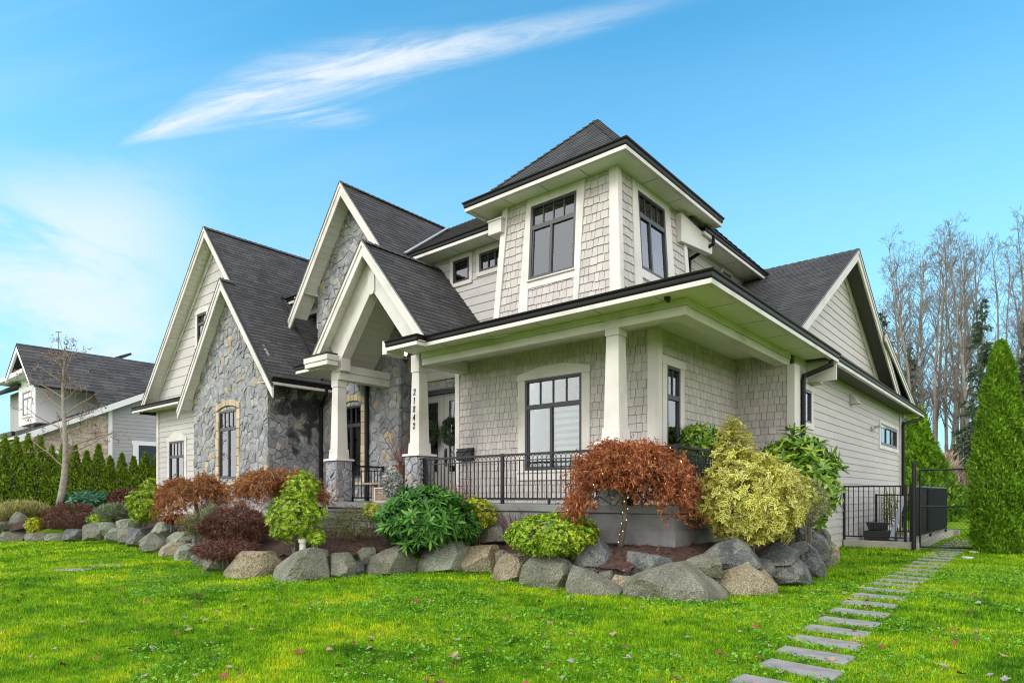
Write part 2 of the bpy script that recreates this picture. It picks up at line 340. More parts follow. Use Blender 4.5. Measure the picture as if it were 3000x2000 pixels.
# ------------------------------------------------------------------ the house
def plane_frame(pts):
    p0, p1 = np.array(pts[0], float), np.array(pts[1], float); u = (p1 - p0) / np.linalg.norm(p1 - p0)
    n = np.cross(u, np.array(pts[2], float) - p0); n /= np.linalg.norm(n)
    if n[2] < 0: n = -n
    v = np.cross(n, u)
    if v[2] < 0: v = -v
    return Fr(p0, u, v, n)
def roof(parent, pts, name='roof', exp=.142, soffit=None, slab=.05, label=None, coarse=1.):
    "pts: coplanar world points, first edge = eave"
    fr = plane_frame(pts); poly = [fr.uv(p) for p in pts]; mb = MB(); mb.mi = 1; mb.prism(fr, poly, -slab, -.006); mb.mi = 0
    cover(mb, fr, [poly], exp * coarse, .16 * coarse, .36 * coarse, .011, .004, jag=.004, tlo=.003)
    o = mb.build(name, [M_roof, M_roofb], parent); tag(o, label); return o, fr, poly
def ridge_cap(mb, p, q, w_=.13, drop=.10, step=.18):
    p = np.array(p, float); q = np.array(q, float); L_ = np.linalg.norm(q - p); d = (q - p) / L_; s_ = np.cross(d, UP); s_ /= np.linalg.norm(s_); up = np.cross(s_, d); n = int(L_ / step)
    for i in range(n):
        a = p + d * (i * step); b = p + d * ((i + 1) * step + .03); h0, h1 = .035, .012
        r0 = [a - s_ * w_ - up * drop + up * h0, a + up * (h0 + .01), a + s_ * w_ - up * drop + up * h0]; r1 = [b - s_ * w_ - up * drop + up * h1, b + up * (h1 + .01), b + s_ * w_ - up * drop + up * h1]
        mb.add(r0 + r1 + [x - up * .03 for x in r0], [(0, 1, 4, 3), (1, 2, 5, 4), (0, 6, 7, 1), (1, 7, 8, 2)])
def planks(parent, fr, poly, c, wd=.17, name='soffit', m=None, along_u=True):
    "tongue and groove boards on the underside of a plane"
    mb = MB(); a0 = min(p[0] for p in poly); a1 = max(p[0] for p in poly); b0 = min(p[1] for p in poly); b1 = max(p[1] for p in poly)
    k = b0
    while k < b1:
        q = rclip(poly, a0 - 1, a1 + 1, k, k + wd - .006)
        if q: mb.prism(fr, q, c - .02, c)
        k += wd
    mb.prism(fr, poly, c + .002, c + .01); return mb.build(name, m or M_plank, parent)
def gutter(parent, pts, name='gutter', closed=False, h=.125, d=.115, fascia=.07, ends=True, label=None):
    "pts: top outer corner line of the gutter (world XY list, z), the wall side is to the left of travel"
    mb = MB(); z = pts[0][2]; P_ = [np.array(p, float) for p in pts]; n = len(P_)
    nrm = []
    for i in range(n - 1):
        t_ = P_[i + 1] - P_[i]; t_ /= np.linalg.norm(t_); nrm.append(np.array([-t_[1], t_[0], 0]))
    prof = [(0, 0), (.006, -.022), (.03, -.045), (.034, -h + .03), (.05, -h), (d, -h), (d, -.012), (d - .01, -.002), (.02, -.03), (.012, 0)]
    fprof = [(.052, -h + .01), (.052, -h - fascia), (d + .02, -h - fascia), (d + .02, -h + .01)]
    for pr, mi in ((prof, 0), (fprof, 1)):
        mb.mi = mi; rings = []
        for i in range(n):
            if i == 0: m_ = nrm[0]; s_ = 1
            elif i == n - 1: m_ = nrm[-1]; s_ = 1
            else: m_ = nrm[i - 1] + nrm[i]; m_ /= np.linalg.norm(m_); s_ = 1 / max(.3, float(m_ @ nrm[i]))
            rings.append([P_[i] + m_ * s_ * a + UP * b for a, b in pr])
        k = len(pr); vs = [p for r_ in rings for p in r_]
        fs = [(i * k + j, i * k + (j + 1) % k, (i + 1) * k + (j + 1) % k, (i + 1) * k + j) for i in range(n - 1) for j in range(k)]
        fs += [tuple(range(k))[::-1], tuple((n - 1) * k + j for j in range(k))]; mb.add(vs, fs)
    o = mb.build(name, [M_black, M_white], parent); return tag(o, label)
def board(parent, fr, poly, c0, c1, name='trim_board', m=None, bevel=.004):
    mb = MB(); mb.prism(fr, poly, c0, c1); return mb.build(name, m or M_white, parent, bevel=bevel)
def rectp(a0, a1, b0, b1): return [(a0, b0), (a1, b0), (a1, b1), (a0, b1)]
def downspout(parent, pts, w_=.075, label=None):
    mb = MB()
    for i in range(len(pts) - 1): mb.tube(pts[i:i + 2], w_ / 2 * 1.1, 8)
    for p in pts[1:-1]: mb.lathe((p[0], p[1], p[2] - w_ * .55), [(.001, 0), (w_ * .5, .02), (w_ * .56, w_ * .55), (w_ * .5, w_ * 1.05), (.001, w_ * 1.1)], 8)
    return tag(mb.build('downspout', M_black, parent, smooth=False), label)
def window(parent, fr, a0, a1, b0, b1, lights=4, transom=.30, trims=(), blind='none', mull=.5, c=.0, sill=None, trimmat=None, deep=.45, label=None, fw_=.055, room=True, glow=None):
    mb = MB(); c0, c1 = c - .05, c + .028
    for q in (rectp(a0, a1, b1 - fw_, b1), rectp(a0, a1, b0, b0 + fw_), rectp(a0, a0 + fw_, b0 + fw_, b1 - fw_), rectp(a1 - fw_, a1, b0 + fw_, b1 - fw_)): mb.prism(fr, q, c0, c1)
    ia, ib, ja, jb = a0 + fw_, a1 - fw_, b0 + fw_, b1 - fw_; tb = jb
    if transom:
        tb = b1 - (b1 - b0) * transom; mb.prism(fr, rectp(ia, ib, tb - .045, tb + .045), c0, c1 - .003)
        for i in range(1, lights): x = ia + (ib - ia) * i / lights; mb.prism(fr, rectp(x - .011, x + .011, tb + .045, jb), c - .022, c + .008)
    top = tb - .045 if transom else jb
    if mull: x = ia + (ib - ia) * mull; mb.prism(fr, rectp(x - .028, x + .028, ja, top), c0, c1 - .006); mb.prism(fr, rectp(ia, x - .028, ja, ja + .03), c - .03, c + .012); mb.prism(fr, rectp(ia, ia + .03, ja + .03, top), c - .03, c + .012)
    if not transom and lights > 1:
        for i in range(1, lights): x = ia + (ib - ia) * i / lights; mb.prism(fr, rectp(x - .012, x + .012, ja, jb), c0, c1 - .01)
    o = mb.build('window', M_frame, parent); tag(o, label)
    g = MB(); g.prism(fr, rectp(ia - .01, ib + .01, ja - .01, jb + .01), c - .018, c - .012); g.build('pane', M_glass, o)
    if room:
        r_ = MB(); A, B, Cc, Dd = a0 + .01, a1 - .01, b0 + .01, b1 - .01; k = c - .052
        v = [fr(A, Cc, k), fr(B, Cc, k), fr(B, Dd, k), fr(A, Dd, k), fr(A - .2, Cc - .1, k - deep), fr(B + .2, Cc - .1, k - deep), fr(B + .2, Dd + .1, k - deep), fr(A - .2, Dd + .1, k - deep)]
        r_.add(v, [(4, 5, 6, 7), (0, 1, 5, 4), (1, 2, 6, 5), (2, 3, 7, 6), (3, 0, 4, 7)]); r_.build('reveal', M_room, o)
    if blind.startswith('zebra'):
        bl = MB(); y = jb if '+' not in blind else top; lo = ja; ia_ = ia; ia = ia + (ib - ia) * mull if 'half' in blind else ia; yt_ = y
        while y > lo + .03: bl.prism(fr, rectp(ia, ib, y - .075, y), c - .09, c - .085); y -= .135
        bl.mi = 1; bl.prism(fr, rectp(ia, ib, lo, yt_), c - .12, c - .115); ia = ia_; bl.build('blind', [M_blind, M_blind2], o)
    if blind.startswith('curtain'):
        bl = MB(); n = 26; vs = []; fs = []
        for i in range(n): x = ia + (ib - ia) * (i / (n - 1)) * (.45 if 'left' in blind else 1); z_ = .02 * math.sin(i * 1.9); vs += [fr(x, ja, c - .10 + z_), fr(x, jb, c - .10 + z_)]
        for i in range(n - 1): fs.append((2 * i, 2 * i + 2, 2 * i + 3, 2 * i + 1))
        bl.add(vs, fs).build('curtain', M_curt, o, smooth=True)
    if trims:
        t = MB()
        for q in trims: t.prism(fr, q[0], q[1] if len(q) > 1 else 0, q[2] if len(q) > 2 else .035)
        t.build('trim', trimmat or M_white, o, bevel=.004)
    return o
M_blind2 = mat('blind_sheer', (.13, .18, .165), .8)
def trim4(a0, a1, b0, b1, w_=.14, head=.16, sill=.12, hang=.03):
    return [(rectp(a0 - w_, a0, b0, b1), .0, .034), (rectp(a1, a1 + w_, b0, b1), .0, .034), (rectp(a0 - w_ - hang, a1 + w_ + hang, b1, b1 + head), .0, .042), (rectp(a0 - w_ - hang, a1 + w_ + hang, b0 - sill, b0), .0, .046)]
def trim_ped(a0, a1, b0, b1, w_=.19, head=.13, rise=.12, sill=.2, hang=.02):
    "casing with a shallow pointed pediment head"
    m_ = (a0 + a1) / 2; k = (a1 - a0) * .18; A, B = a0 - w_ - hang, a1 + w_ + hang
    hd = [(A, b1 + .0), (A, b1 + head), (m_ - k * 1.1, b1 + head + rise), (m_ + k * 1.1, b1 + head + rise), (B, b1 + head), (B, b1 + .0), (a1, b1), (a0, b1)]
    arch = [(a0 + .01, b1 + .01), (a1 - .01, b1 + .01), (m_ + k, b1 + rise * .7), (m_ - k, b1 + rise * .7)]
    hd = [(A, b1), (B, b1), (B, b1 + head), (m_ + k * 1.1, b1 + head + rise), (m_ - k * 1.1, b1 + head + rise), (A, b1 + head)]
    return [(rectp(a0 - w_, a0, b0, b1), .0, .034), (rectp(a1, a1 + w_, b0, b1), .0, .034), (hd, .0, .045), (arch, .045, .056), (rectp(a0 - w_ - hang, a1 + w_ + hang, b0 - sill, b0), .0, .046), (rectp(a0 - w_ - hang - .02, a1 + w_ + hang + .02, b0 - .05, b0 - .01), .046, .07)]
house = empty('house', (-8, 14, 0), 'large grey shingle and ledgestone house with steep dark roofs, corner turret and wraparound porch', 'house')
H = house
def wall(fr, poly, hs, kind, name='wall', label=None, **kw):
    ps = holes(poly, hs); mb = MB(); mb.mi = 1
    for q in ps: mb.prism(fr, q, -.05, -.003)
    mb.mi = 0
    if kind == 'shingle': cover(mb, fr, ps, kw.get('exp', .157), .075, .20, .018, .009, base=kw.get('base', 0), jag=.002); ms = [M_shing, M_back]
    elif kind == 'lap': cover(mb, fr, ps, kw.get('exp', .155), None, None, .017, .003, base=kw.get('base', 0)); ms = [M_lap, M_back]
    elif kind == 'stone': stones(mb, fr, ps, kw.get('size', .25), .034, .008, kw.get('seed', 1)); ms = [kw.get('m', M_stone), M_mortar]
    return tag(mb.build(name, ms, H), label)
# porch walls -------------------------------------------------------
fA = FY(10.42); fB = FX(-5.37); fC = FY(14.1)
wall(fA, rectp(-10.33, -5.37, 1.19, 4.36), [(-8.40, -6.98, 1.86, 3.74)], 'shingle', label='taupe shingle wall under the porch roof')
window(H, fA, -8.40, -6.98, 1.86, 3.74, 4, .30, trim_ped(-8.40, -6.98, 1.86, 3.74), 'zebra+half', .47, label='large dark framed window behind the porch railing')
wall(fB, rectp(10.42, 14.1, 1.19, 4.36), [(10.74, 11.29, 1.62, 3.73)], 'shingle')
window(H, fB, 10.74, 11.29, 1.62, 3.73, 2, .27, trim4(10.74, 11.29, 1.62, 3.73, .17, .15, .14), 'none', 0, label='tall narrow window on the porch side wall')
wall(fC, rectp(-5.37, -4.25, .9, 4.36), [], 'shingle')
board(H, fA, rectp(-10.47, -10.33, 1.19, 4.36), -.03, .03); board(H, fA, rectp(-5.55, -5.37, 1.19, 4.36), .016, .045)
mb = MB(); mb.box(-5.37, -5.325, 10.375, 10.52, 1.19, 4.36).build('trim_board', M_white, H, bevel=.004)
mb = MB(); mb.box(-4.25, -4.09, 14.07, 14.42, .3, 4.12).build('corner_post', M_white, H, bevel=.005)
# porch ceiling, beams, roof ----------------------------------------
mb = MB()
for x0, x1, y0, y1 in ((-10.4, -3.62, 8.54, 9.12), (-10.1, -5.37, 9.36, 10.42), (-5.37, -4.5, 9.36, 14.1), (-4.23, -3.62, 9.12, 15.1)):
    mb.box(x0, x1, y0, y1, 4.362, 4.385)
mb.build('porch_ceiling', M_soffit, H)
for x in (-9.3, -8.1, -6.9, -5.7, -4.6): mb = MB(); mb.box(x, x + .018, 8.56, 9.1, 4.3605, 4.3625); mb.build('soffit_joint', M_back, H)
for y in (9.9, 11.2, 12.5, 13.8): mb = MB(); mb.box(-4.22, -3.64, y, y + .018, 4.3605, 4.3625); mb.build('soffit_joint', M_back, H)
mb = MB(); mb.box(-10.2, -4.23, 9.13, 9.35, 4.10, 4.245); mb.box(-10.2, -4.215, 9.115, 9.365, 4.249, 4.36)
mb.box(-4.5, -4.24, 9.352, 14.25, 4.10, 4.245); mb.box(-4.515, -4.215, 9.368, 14.25, 4.249, 4.36)
mb.box(-10.3, -10.05, 9.37, 10.40, 4.10, 4.36); mb.build('porch_beam', M_white, H, bevel=.006)
GZ = 4.47
gutter(H, [(-10.32, 8.22, GZ), (-9.33, 8.22, GZ), (-9.33, 8.44, GZ), (-3.51, 8.44, GZ), (-3.51, 15.45, GZ)], label='long black gutter wrapping the porch roof')
mb = MB(); mb.box(-10.46, -10.32, 8.29, 8.75, 4.22, 4.50); mb.box(-10.32, -9.35, 8.30, 8.56, 4.35, 4.37); mb.build('eave_return', M_white, H, bevel=.004)
# low slope porch roof (hip at the corner)
e = GZ - .02; k = .30
y1 = 10.5; z1_ = e + k * (y1 - 8.5)
roof(H, [(-10.3, 8.5, e), (-3.57, 8.5, e), (-3.57 - (y1 - 8.5), y1, z1_), (-10.3, y1, z1_)], name='porch_roof')
roof(H, [(-3.57, 8.5, e), (-3.57, 15.4, e), (-6.3, 15.4, e + k * 2.73), (-6.3, 8.5 + 2.73, e + k * 2.73)], name='porch_roof')
mb = MB(); mb.box(-6.2, -3.6, 15.38, 15.44, 3.9, 4.47); mb.build('porch_roof_end', M_white, H)
# columns ---------------------------------------------------------------
def column(cx, cy, stone=True):
    c = MB(); z0 = 1.19
    def tb(m_, h0, h1, za, zb): m_.hexa([(cx - h0, cy - h0, za), (cx + h0, cy - h0, za), (cx + h0, cy + h0, za), (cx - h0, cy + h0, za)], [(cx - h1, cy - h1, zb), (cx + h1, cy - h1, zb), (cx + h1, cy + h1, zb), (cx - h1, cy + h1, zb)])
    root = MB(); tb(root, .150, .118, 2.47, 3.99); root = root.build('porch_column', M_white, H, bevel=.006)
    m_ = MB(); tb(m_, .178, .168, 2.235, 2.47); m_.build('base_block', M_white, root, bevel=.006)
    m_ = MB(); tb(m_, .134, .134, 3.99, 4.36); m_.build('capital', M_white, root, bevel=.006)
    m_ = MB(); tb(m_, .275, .262, 2.185, 2.235); m_.build('cap_slab', M_white, root, bevel=.006)
    s = MB(); s.mi = 1; tb(s, .195, .195, z0 - .02, 2.185); s.mi = 0
    for o_, u_, n_ in (((cx - .2, cy - .2, 0), (1, 0, 0), (0, -1, 0)), ((cx + .2, cy - .2, 0), (0, 1, 0), (1, 0, 0)), ((cx - .2, cy + .2, 0), (0, -1, 0), (-1, 0, 0)), ((cx + .2, cy + .2, 0), (-1, 0, 0), (0, 1, 0))):
        stones(s, Fr(o_, u_, (0, 0, 1), n_), [rectp(-.015, .415, z0 - .02, 2.18)], .20, .04, .01, int(abs(cx) * 10))
    s.build('stone_base', [M_stone, M_mortar], root); return root
colL = column(-13.37, 9.27); colM = column(-10.42, 9.27); colR = column(-5.54, 9.27)
tag(colL, 'tapered column left of the entry steps'); tag(colM, 'tapered column carrying the house number'); tag(colR, 'tapered column behind the red maple')
# house number 2 1 8 4 2 in slanted serif strokes
DG = {'2': [[(.08, .74), (.10, .90), (.30, 1.0), (.50, .97), (.60, .82), (.55, .62), (.36, .38), (.10, .08)], [(.06, .04), (.62, .04)], [(.60, .04), (.68, .20)], [(.08, .76), (.16, .72)]],
      '1': [[(.34, 1.0), (.34, .03)], [(.34, .99), (.18, .88)], [(.16, .02), (.54, .02)]],
      '8': [[(.34, .55), (.14, .66), (.12, .86), (.34, 1.0), (.55, .86), (.53, .67), (.34, .55), (.08, .38), (.08, .12), (.34, 0), (.62, .13), (.60, .38), (.34, .55)]],
      '4': [[(.50, .02), (.50, 1.0), (.04, .30), (.68, .30)], [(.38, .02), (.64, .02)]]}
M_num = mat('number_metal', (.015, .014, .013), .35, metal=.6)
for i, ch in enumerate('21842'):
    zt = 3.63 - i * .182; h = .135; t_ = (zt - h / 2 - 2.47) / (3.99 - 2.47); hw = .150 - .032 * t_; yf = 9.27 - hw - .006; m_ = MB(); fr = FY(yf)
    for st in DG[ch]:
        pts = [fr(-10.44 + (a + b * .16 - .4) * h * .72, zt - h + b * h, 0) for a, b in st]
        for q in range(len(pts) - 1):
            d_ = pts[q + 1] - pts[q]; wd = .009 + .014 * abs(d_[2]) / (np.linalg.norm(d_) + 1e-9); m_.bar(pts[q], pts[q + 1], wd, .014, up=(0, 1, 0)) if abs(d_[1]) > 1 else m_.tube([pts[q], pts[q + 1]], wd * .42, 6)
    tag(m_.build('house_number', M_num, colM), 'dark serif numeral %s%s' % (ch, ', top of the number' if i == 0 else ', foot of the number' if i == 4 else ''))
# porch slab, foundation, steps -----------------------------------------
mb = MB(); mb.box(-13.95, -4.36, 9.02, 10.40, 1.06, 1.185); mb.box(-5.35, -4.36, 10.40, 14.1, 1.06, 1.185); mb.box(-12.8, -10.45, 10.40, 11.38, 1.06, 1.185); mb.box(-16.3, -12.8, 9.6, 10.7, 1.06, 1.185)
mb.build('porch_floor', M_step, H, bevel=.008)
mb = MB(); mb.box(-10.3, -4.40, 9.06, 9.2, -.2, 1.058); mb.box(-4.54, -4.40, 9.2, 14.1, -.2, 1.058); mb.box(-13.9, -10.3, 9.3, 9.4, -.2, 1.058); mb.box(-10.32, -4.36, 9.03, 9.058, .2, .80); mb.box(-4.398, -4.37, 9.06, 14, .2, .80); mb.build('porch_foundation', M_conc, H, bevel=.01)
mb = MB()
for i in range(3): mb.box(-12.95, -10.75, 9.0 - .33 * (i + 1), 9.02, 0, 1.02 - .165 * i - .045)
mb.build('entry_steps', M_conc, H)
mb = MB()
for i in range(3): mb.box(-13.0, -10.7, 8.97 - .33 * (i + 1), 9.0 - .33 * i, 1.02 - .165 * i - .043, 1.02 - .165 * i)
mb.build('step_tread', M_step, H, bevel=.006)
# porch railing -----------------------------------------------------------
def railing(parent, p, q, z0, z1, name='railing', sp=.105, posts=(0, 1), motif=True, pw=.055, foot=None, topw=.06):
    p = np.array(p, float); q = np.array(q, float); L_ = np.linalg.norm(q - p); d = (q - p) / L_; mb = MB(); g = lambda t, z: np.array([p[0] + d[0] * t, p[1] + d[1] * t, z])
    mb.bar(g(0, z1 - .02), g(L_, z1 - .02), topw, .04); mb.bar(g(0, z0 + .10), g(L_, z0 + .10), .03, .035)
    zt = z1 - .13 if motif else z1 - .04
    if motif: mb.bar(g(0, zt), g(L_, zt), .025, .02)
    n = max(2, round(L_ / sp)); s_ = L_ / n
    for i in range(1, n): mb.bar(g(i * s_, z0 + .115), g(i * s_, zt), .017, .017, up=(d[0], d[1], 0))
    if motif:
        for i in range(n):
            c = i * s_; K = 6
            for sgn in (-1, 1):      # interlaced half arches
                arc = [g(min(L_, max(0, c + s_ * .5 + sgn * (s_ * .5) * math.cos(math.pi * t / K / 2))), zt + .09 * math.sin(math.pi * t / K / 2)) for t in range(K + 1)]
                mb.tube(arc, .0065, 4, cap=False)
    o = mb.build(name, M_rail, parent)
    for t in posts: a = g(t * L_, 0); pm = MB(); pm.box(a[0] - pw / 2, a[0] + pw / 2, a[1] - pw / 2, a[1] + pw / 2, z0, z1 + .01); pm.build('post', M_rail, o)
    for t in (foot or []): a = g(t * L_, 0); pm = MB(); pm.box(a[0] - .02, a[0] + .02, a[1] - .02, a[1] + .02, z0, z0 + .09); pm.build('foot', M_rail, o)
    return o
tag(railing(H, (-10.18, 9.18), (-5.76, 9.18), 1.187, 2.13, posts=(.005, .5, .995), foot=(.25, .75)), 'black porch railing in front of the large window')
railing(H, (-5.32, 9.18), (-4.42, 9.18), 1.187, 2.13, posts=(.02,)); railing(H, (-4.42, 9.18), (-4.42, 14.0), 1.187, 2.13, posts=(0, .33, .66, 1))
tag(railing(H, (-13.33, 9.6), (-13.33, 10.62), 1.187, 2.10, posts=(.03, .97)), 'short black railing left of the entry')
# turret -----------------------------------------------------------------
nrm = lambda *a: tuple(np.array(a, float) / np.linalg.norm(a))
tF = Fr((0, 10.26, 4.9), (1, 0, 0), nrm(0, .15, 2.6), nrm(0, -2.6, .15)); tR = Fr((-6.04, 0, 4.9), (0, 1, 0), nrm(-.16, 0, 2.6), nrm(2.6, 0, .16))
tl = MB()
def twall(fr, poly, hs):
    ps = holes(poly, hs); m_ = MB(); m_.mi = 1
    for q in ps: m_.prism(fr, q, -.05, -.003)
    m_.mi = 0; cover(m_, fr, ps, .168, .085, .19, .018, .009, jag=.012); return m_.build('turret_wall', [M_shing, M_back], H)
W0, W1, B0, B1 = -8.22, -7.08, .86, 2.42
twall(tF, [(-9.12, 0), (-6.06, 0), (-6.22, 2.6), (-8.97, 2.6)], [(W0, W1, B0, B1)])
twall(tR, [(10.28, 0), (13.35, 0), (13.19, 2.6), (10.43, 2.6)], [(11.12, 12.27, B0, B1)])
mb = MB(); mb.hexa([(-9.12, 10.3, 4.9), (-6.1, 10.3, 4.9), (-6.1, 13.35, 4.9), (-9.12, 13.35, 4.9)], [(-8.97, 10.46, 7.5), (-6.24, 10.46, 7.5), (-6.24, 13.19, 7.5), (-8.97, 13.19, 7.5)])
del mb  # the core stays hollow behind the windows
fl = Fr((-9.12, 0, 4.9), (0, -1, 0), nrm(.15, 0, 2.6), nrm(-2.6, 0, .15)); twall(fl, [(-13.35, 0), (-10.27, 0), (-10.42, 2.6), (-13.19, 2.6)], [])
window(H, tF, W0, W1, B0, B1, 4, .30, [([(W0 - .26, 0), (W0, 0), (W0, 2.6), (W0 - .115, 2.6)], 0, .036), ([(W1, 0), (W1 + .11, 0), (W1 + .19, 2.6), (W1, 2.6)], 0, .036), (rectp(W0, W1, B1, 2.6), 0, .033), (rectp(W0, W1, B0 - .17, B0), 0, .033), (rectp(W0 - .02, W1 + .02, B0 - .03, B0), .036, .07)], 'curtainleft', .47, label='big turret window facing the lawn')
window(H, tR, 11.12, 12.27, B0, B1, 4, .30, [([(10.80, 0), (11.12, 0), (11.12, 2.6), (10.93, 2.6)], 0, .036), ([(12.27, 0), (12.62, 0), (12.50, 2.6), (12.27, 2.6)], 0, .036), (rectp(11.12, 12.27, B1, 2.6), 0, .033), (rectp(11.12, 12.27, B0 - .17, B0), 0, .033)], 'curtainleft', .40, label='turret window facing the side path')
mb = MB(); mb.prism(tF, [(-6.24, 0), (-6.02, 0), (-6.155, 2.6), (-6.34, 2.6)], .016, .05); mb.prism(tR, [(10.215, 0), (10.36, 0), (10.51, 2.6), (10.37, 2.6)], -.02, .042); mb.build('corner_board', M_white, H, bevel=.004)
board(H, tF, [(-9.16, 0), (-9.0, 0), (-8.84, 2.6), (-9.0, 2.6)], -.02, .045, 'corner_board'); board(H, tR, [(13.2, 0), (13.38, 0), (13.22, 2.6), (13.06, 2.6)], -.02, .045, 'corner_board')
SX0, SX1, SY0, SY1 = -9.64, -5.74, 9.92, 14.18
mb = MB(); mb.box(SX0, SX1, SY0, SY1, 7.50, 7.52); mb.build('turret_soffit', M_soffit, H)
for x in (-8.7, -7.75, -6.8): mb = MB(); mb.box(x, x + .016, SY0, 10.40, 7.497, 7.5); mb.build('soffit_joint', M_back, H)
for y in (11.3, 12.4): mb = MB(); mb.box(-6.2, SX1, y, y + .016, 7.497, 7.5); mb.build('soffit_joint', M_back, H)
gz = 7.655
gutter(H, [(SX0 - .08, SY1 + .08, gz), (SX0 - .08, SY0 - .08, gz), (SX1 + .08, SY0 - .08, gz), (SX1 + .08, SY1 + .08, gz), (SX0 - .08, SY1 + .08, gz)], label='black gutter round the turret eave')
ap = np.array([-7.69, 12.05, 9.66]); c4 = [(SX0, SY0, gz - .02), (SX1, SY0, gz - .02), (SX1, SY1, gz - .02), (SX0, SY1, gz - .02)]
i4 = [(ap[0] + a * 1.68, ap[1] + b * 1.83, 7.84) for a, b in ((-1, -1), (1, -1), (1, 1), (-1, 1))]       # bell-cast: a low skirt, then the steep pyramid
for i in range(4):
    roof(H, [c4[i], c4[(i + 1) % 4], i4[(i + 1) % 4], i4[i]], name='turret_roof'); roof(H, [i4[i], i4[(i + 1) % 4], ap], name='turret_roof')
mb = MB()
for c in i4: ridge_cap(mb, c, ap, .10, .05)
mb.build('ridge_cap', M_roof, H)
# upper floor --------------------------------------------------------------
f2 = FY(11.3); wall(f2, rectp(-18.5, -9.0, 4.3, 7.32), [(-11.43, -10.87, 6.63, 7.19), (-10.53, -9.75, 6.72, 7.17), (-17.80, -17.43, 6.45, 7.02)], 'lap', exp=.205, base=.03)
window(H, f2, -11.43, -10.87, 6.63, 7.19, 1, 0, trim4(-11.43, -10.87, 6.63, 7.19, .10, .12, .10, .0), 'none', 0, label='small square window beside the entry gable')
window(H, f2, -10.53, -9.75, 6.72, 7.17, 3, 0, trim4(-10.53, -9.75, 6.72, 7.17, .10, .14, .10, .0), 'zebra', 0, label='small window tucked against the turret')
window(H, f2, -17.80, -17.43, 6.45, 7.02, 1, 0, trim4(-17.80, -17.43, 6.45, 7.02, .09, .10, .09, .0), 'none', 0, label='tiny window between the stone gable and the left roof')
f2s = FX(-6.55); wall(f2s, rectp(13.2, 18.2, 4.3, 7.32), [(16.3, 16.85, 6.75, 7.2)], 'lap', exp=.205)
window(H, f2s, 16.3, 16.85, 6.75, 7.2, 1, 0, trim4(16.3, 16.85, 6.75, 7.2, .1, .1, .1, 0), 'none', 0)
wall(FX(-6.56), rectp(18.2, 18.3, 4.3, 7.3), [], 'lap')
mb = MB(); mb.box(-21, -9.66, 10.70, 11.3, 7.325, 7.345); mb.box(-6.6, -6.0, 13.9, 18.85, 7.325, 7.345); mb.box(-9, -6, 18.2, 18.85, 7.325, 7.345); mb.build('eave_soffit', M_soffit, H)
for x in (-12.3, -11.1, -9.95): mb = MB(); mb.box(x, x + .016, 10.7, 11.28, 7.322, 7.326); mb.build('soffit_joint', M_back, H)
for y in (14.9, 16.2, 17.5): mb = MB(); mb.box(-6.58, -6.0, y, y + .016, 7.322, 7.326); mb.build('soffit_joint', M_back, H)
g2 = 7.455
gutter(H, [(-12.62, 10.62, g2), (-9.28, 10.62, g2)], label='upper gutter between entry gable and turret'); gutter(H, [(-18.75, 10.62, g2), (-17.35, 10.62, g2)])
gutter(H, [(-5.92, 13.85, g2), (-5.92, 18.93, g2), (-9, 18.93, g2)], label='upper gutter behind the turret')
mb = MB(); mb.box(-9.30, -8.93, 10.24, 11.3, 6.96, 7.235); mb.box(-9.32, -8.90, 10.22, 11.3, 7.237, 7.275); mb.build('eave_return', M_white, H, bevel=.006)
mb = MB(); fr = FY(13.0)
mb.prism(Fr((-6.2, 0, 0), (0, 1, 0), (0, 0, 1), (1, 0, 0)), [(12.82, 6.80), (14.45, 6.98), (14.45, 7.30), (12.82, 7.42)], 0, .16); mb.build('eave_return', M_white, H, bevel=.006)
zr0 = lambda x: 9.64 - 1.19 * (x + 20.03) + .07
downspout(H, [(-9.5, 10.68, 7.36), (-9.5, 10.68, 7.20), (-9.15, 10.9, 6.98), (-9.15, 11.22, 6.8)])
downspout(H, [(-5.95, 14.3, 7.35), (-5.95, 14.3, 7.16), (-6.44, 14.1, 6.86), (-6.44, 14.1, 5.4)])
downspout(H, [(-18.2, 10.64, 7.42), (-18.15, 10.5, 7.46), (-18.0, 10.42, zr0(-18.0)), (-16.57, 10.39, zr0(-16.57)), (-15.75, 10.36, zr0(-15.75))], .06, label='thin downpipe running down the left roof')
e = 7.44; E1 = (-5.98, 10.68, e); E2 = (-5.98, 18.87, e); RZ = 10.25
roof(H, [(-21, 10.68, e), (-9.0, 10.68, e), (-7.51, 13.3, 9.145), (-8.5, 15, RZ), (-20, 15, RZ)]); roof(H, [(-5.98, 13.3, e), E2, (-8.5, 15, RZ), (-7.51, 13.3, 9.145)]); roof(H, [(-21, 18.87, e), E2, (-8.5, 15, RZ), (-20, 15, RZ)])
mb = MB(); ridge_cap(mb, (-8.5, 15, RZ), (-19, 15, RZ)); ridge_cap(mb, (-5.98, 18.87, e), (-8.5, 15, RZ), .1, .05); mb.build('ridge_cap', M_roof, H)
# gables --------------------------------------------------------------------
def rake(fr, peak, foot, h, thick=.045, name='rake_board', strip=.075, zmin=-9., c=0.):
    a, b = np.array(peak, float), np.array(foot, float); mb = MB(); s_ = abs((b - a)[1] / (b - a)[0]); hv = h * math.sqrt(1 + s_ * s_); sv = strip * math.sqrt(1 + s_ * s_)
    mb.prism(fr, clip([tuple(a), tuple(b), (b[0], b[1] - hv * .9), (a[0], a[1] - hv)], 1, zmin, False), c - .0, c + thick)
    mb.prism(fr, [tuple(a), tuple(b), (b[0], b[1] - sv), (a[0], a[1] - sv)], c + thick, c + thick + .022)
    mb.mi = 1; mb.prism(fr, [(a[0], a[1] + .035), (b[0], b[1] + .035), (b[0], b[1] - .001), (a[0], a[1] - .001)], c - .02, c + thick + .035)
    return mb.build(name, [M_white, M_roofb], H, bevel=.003)
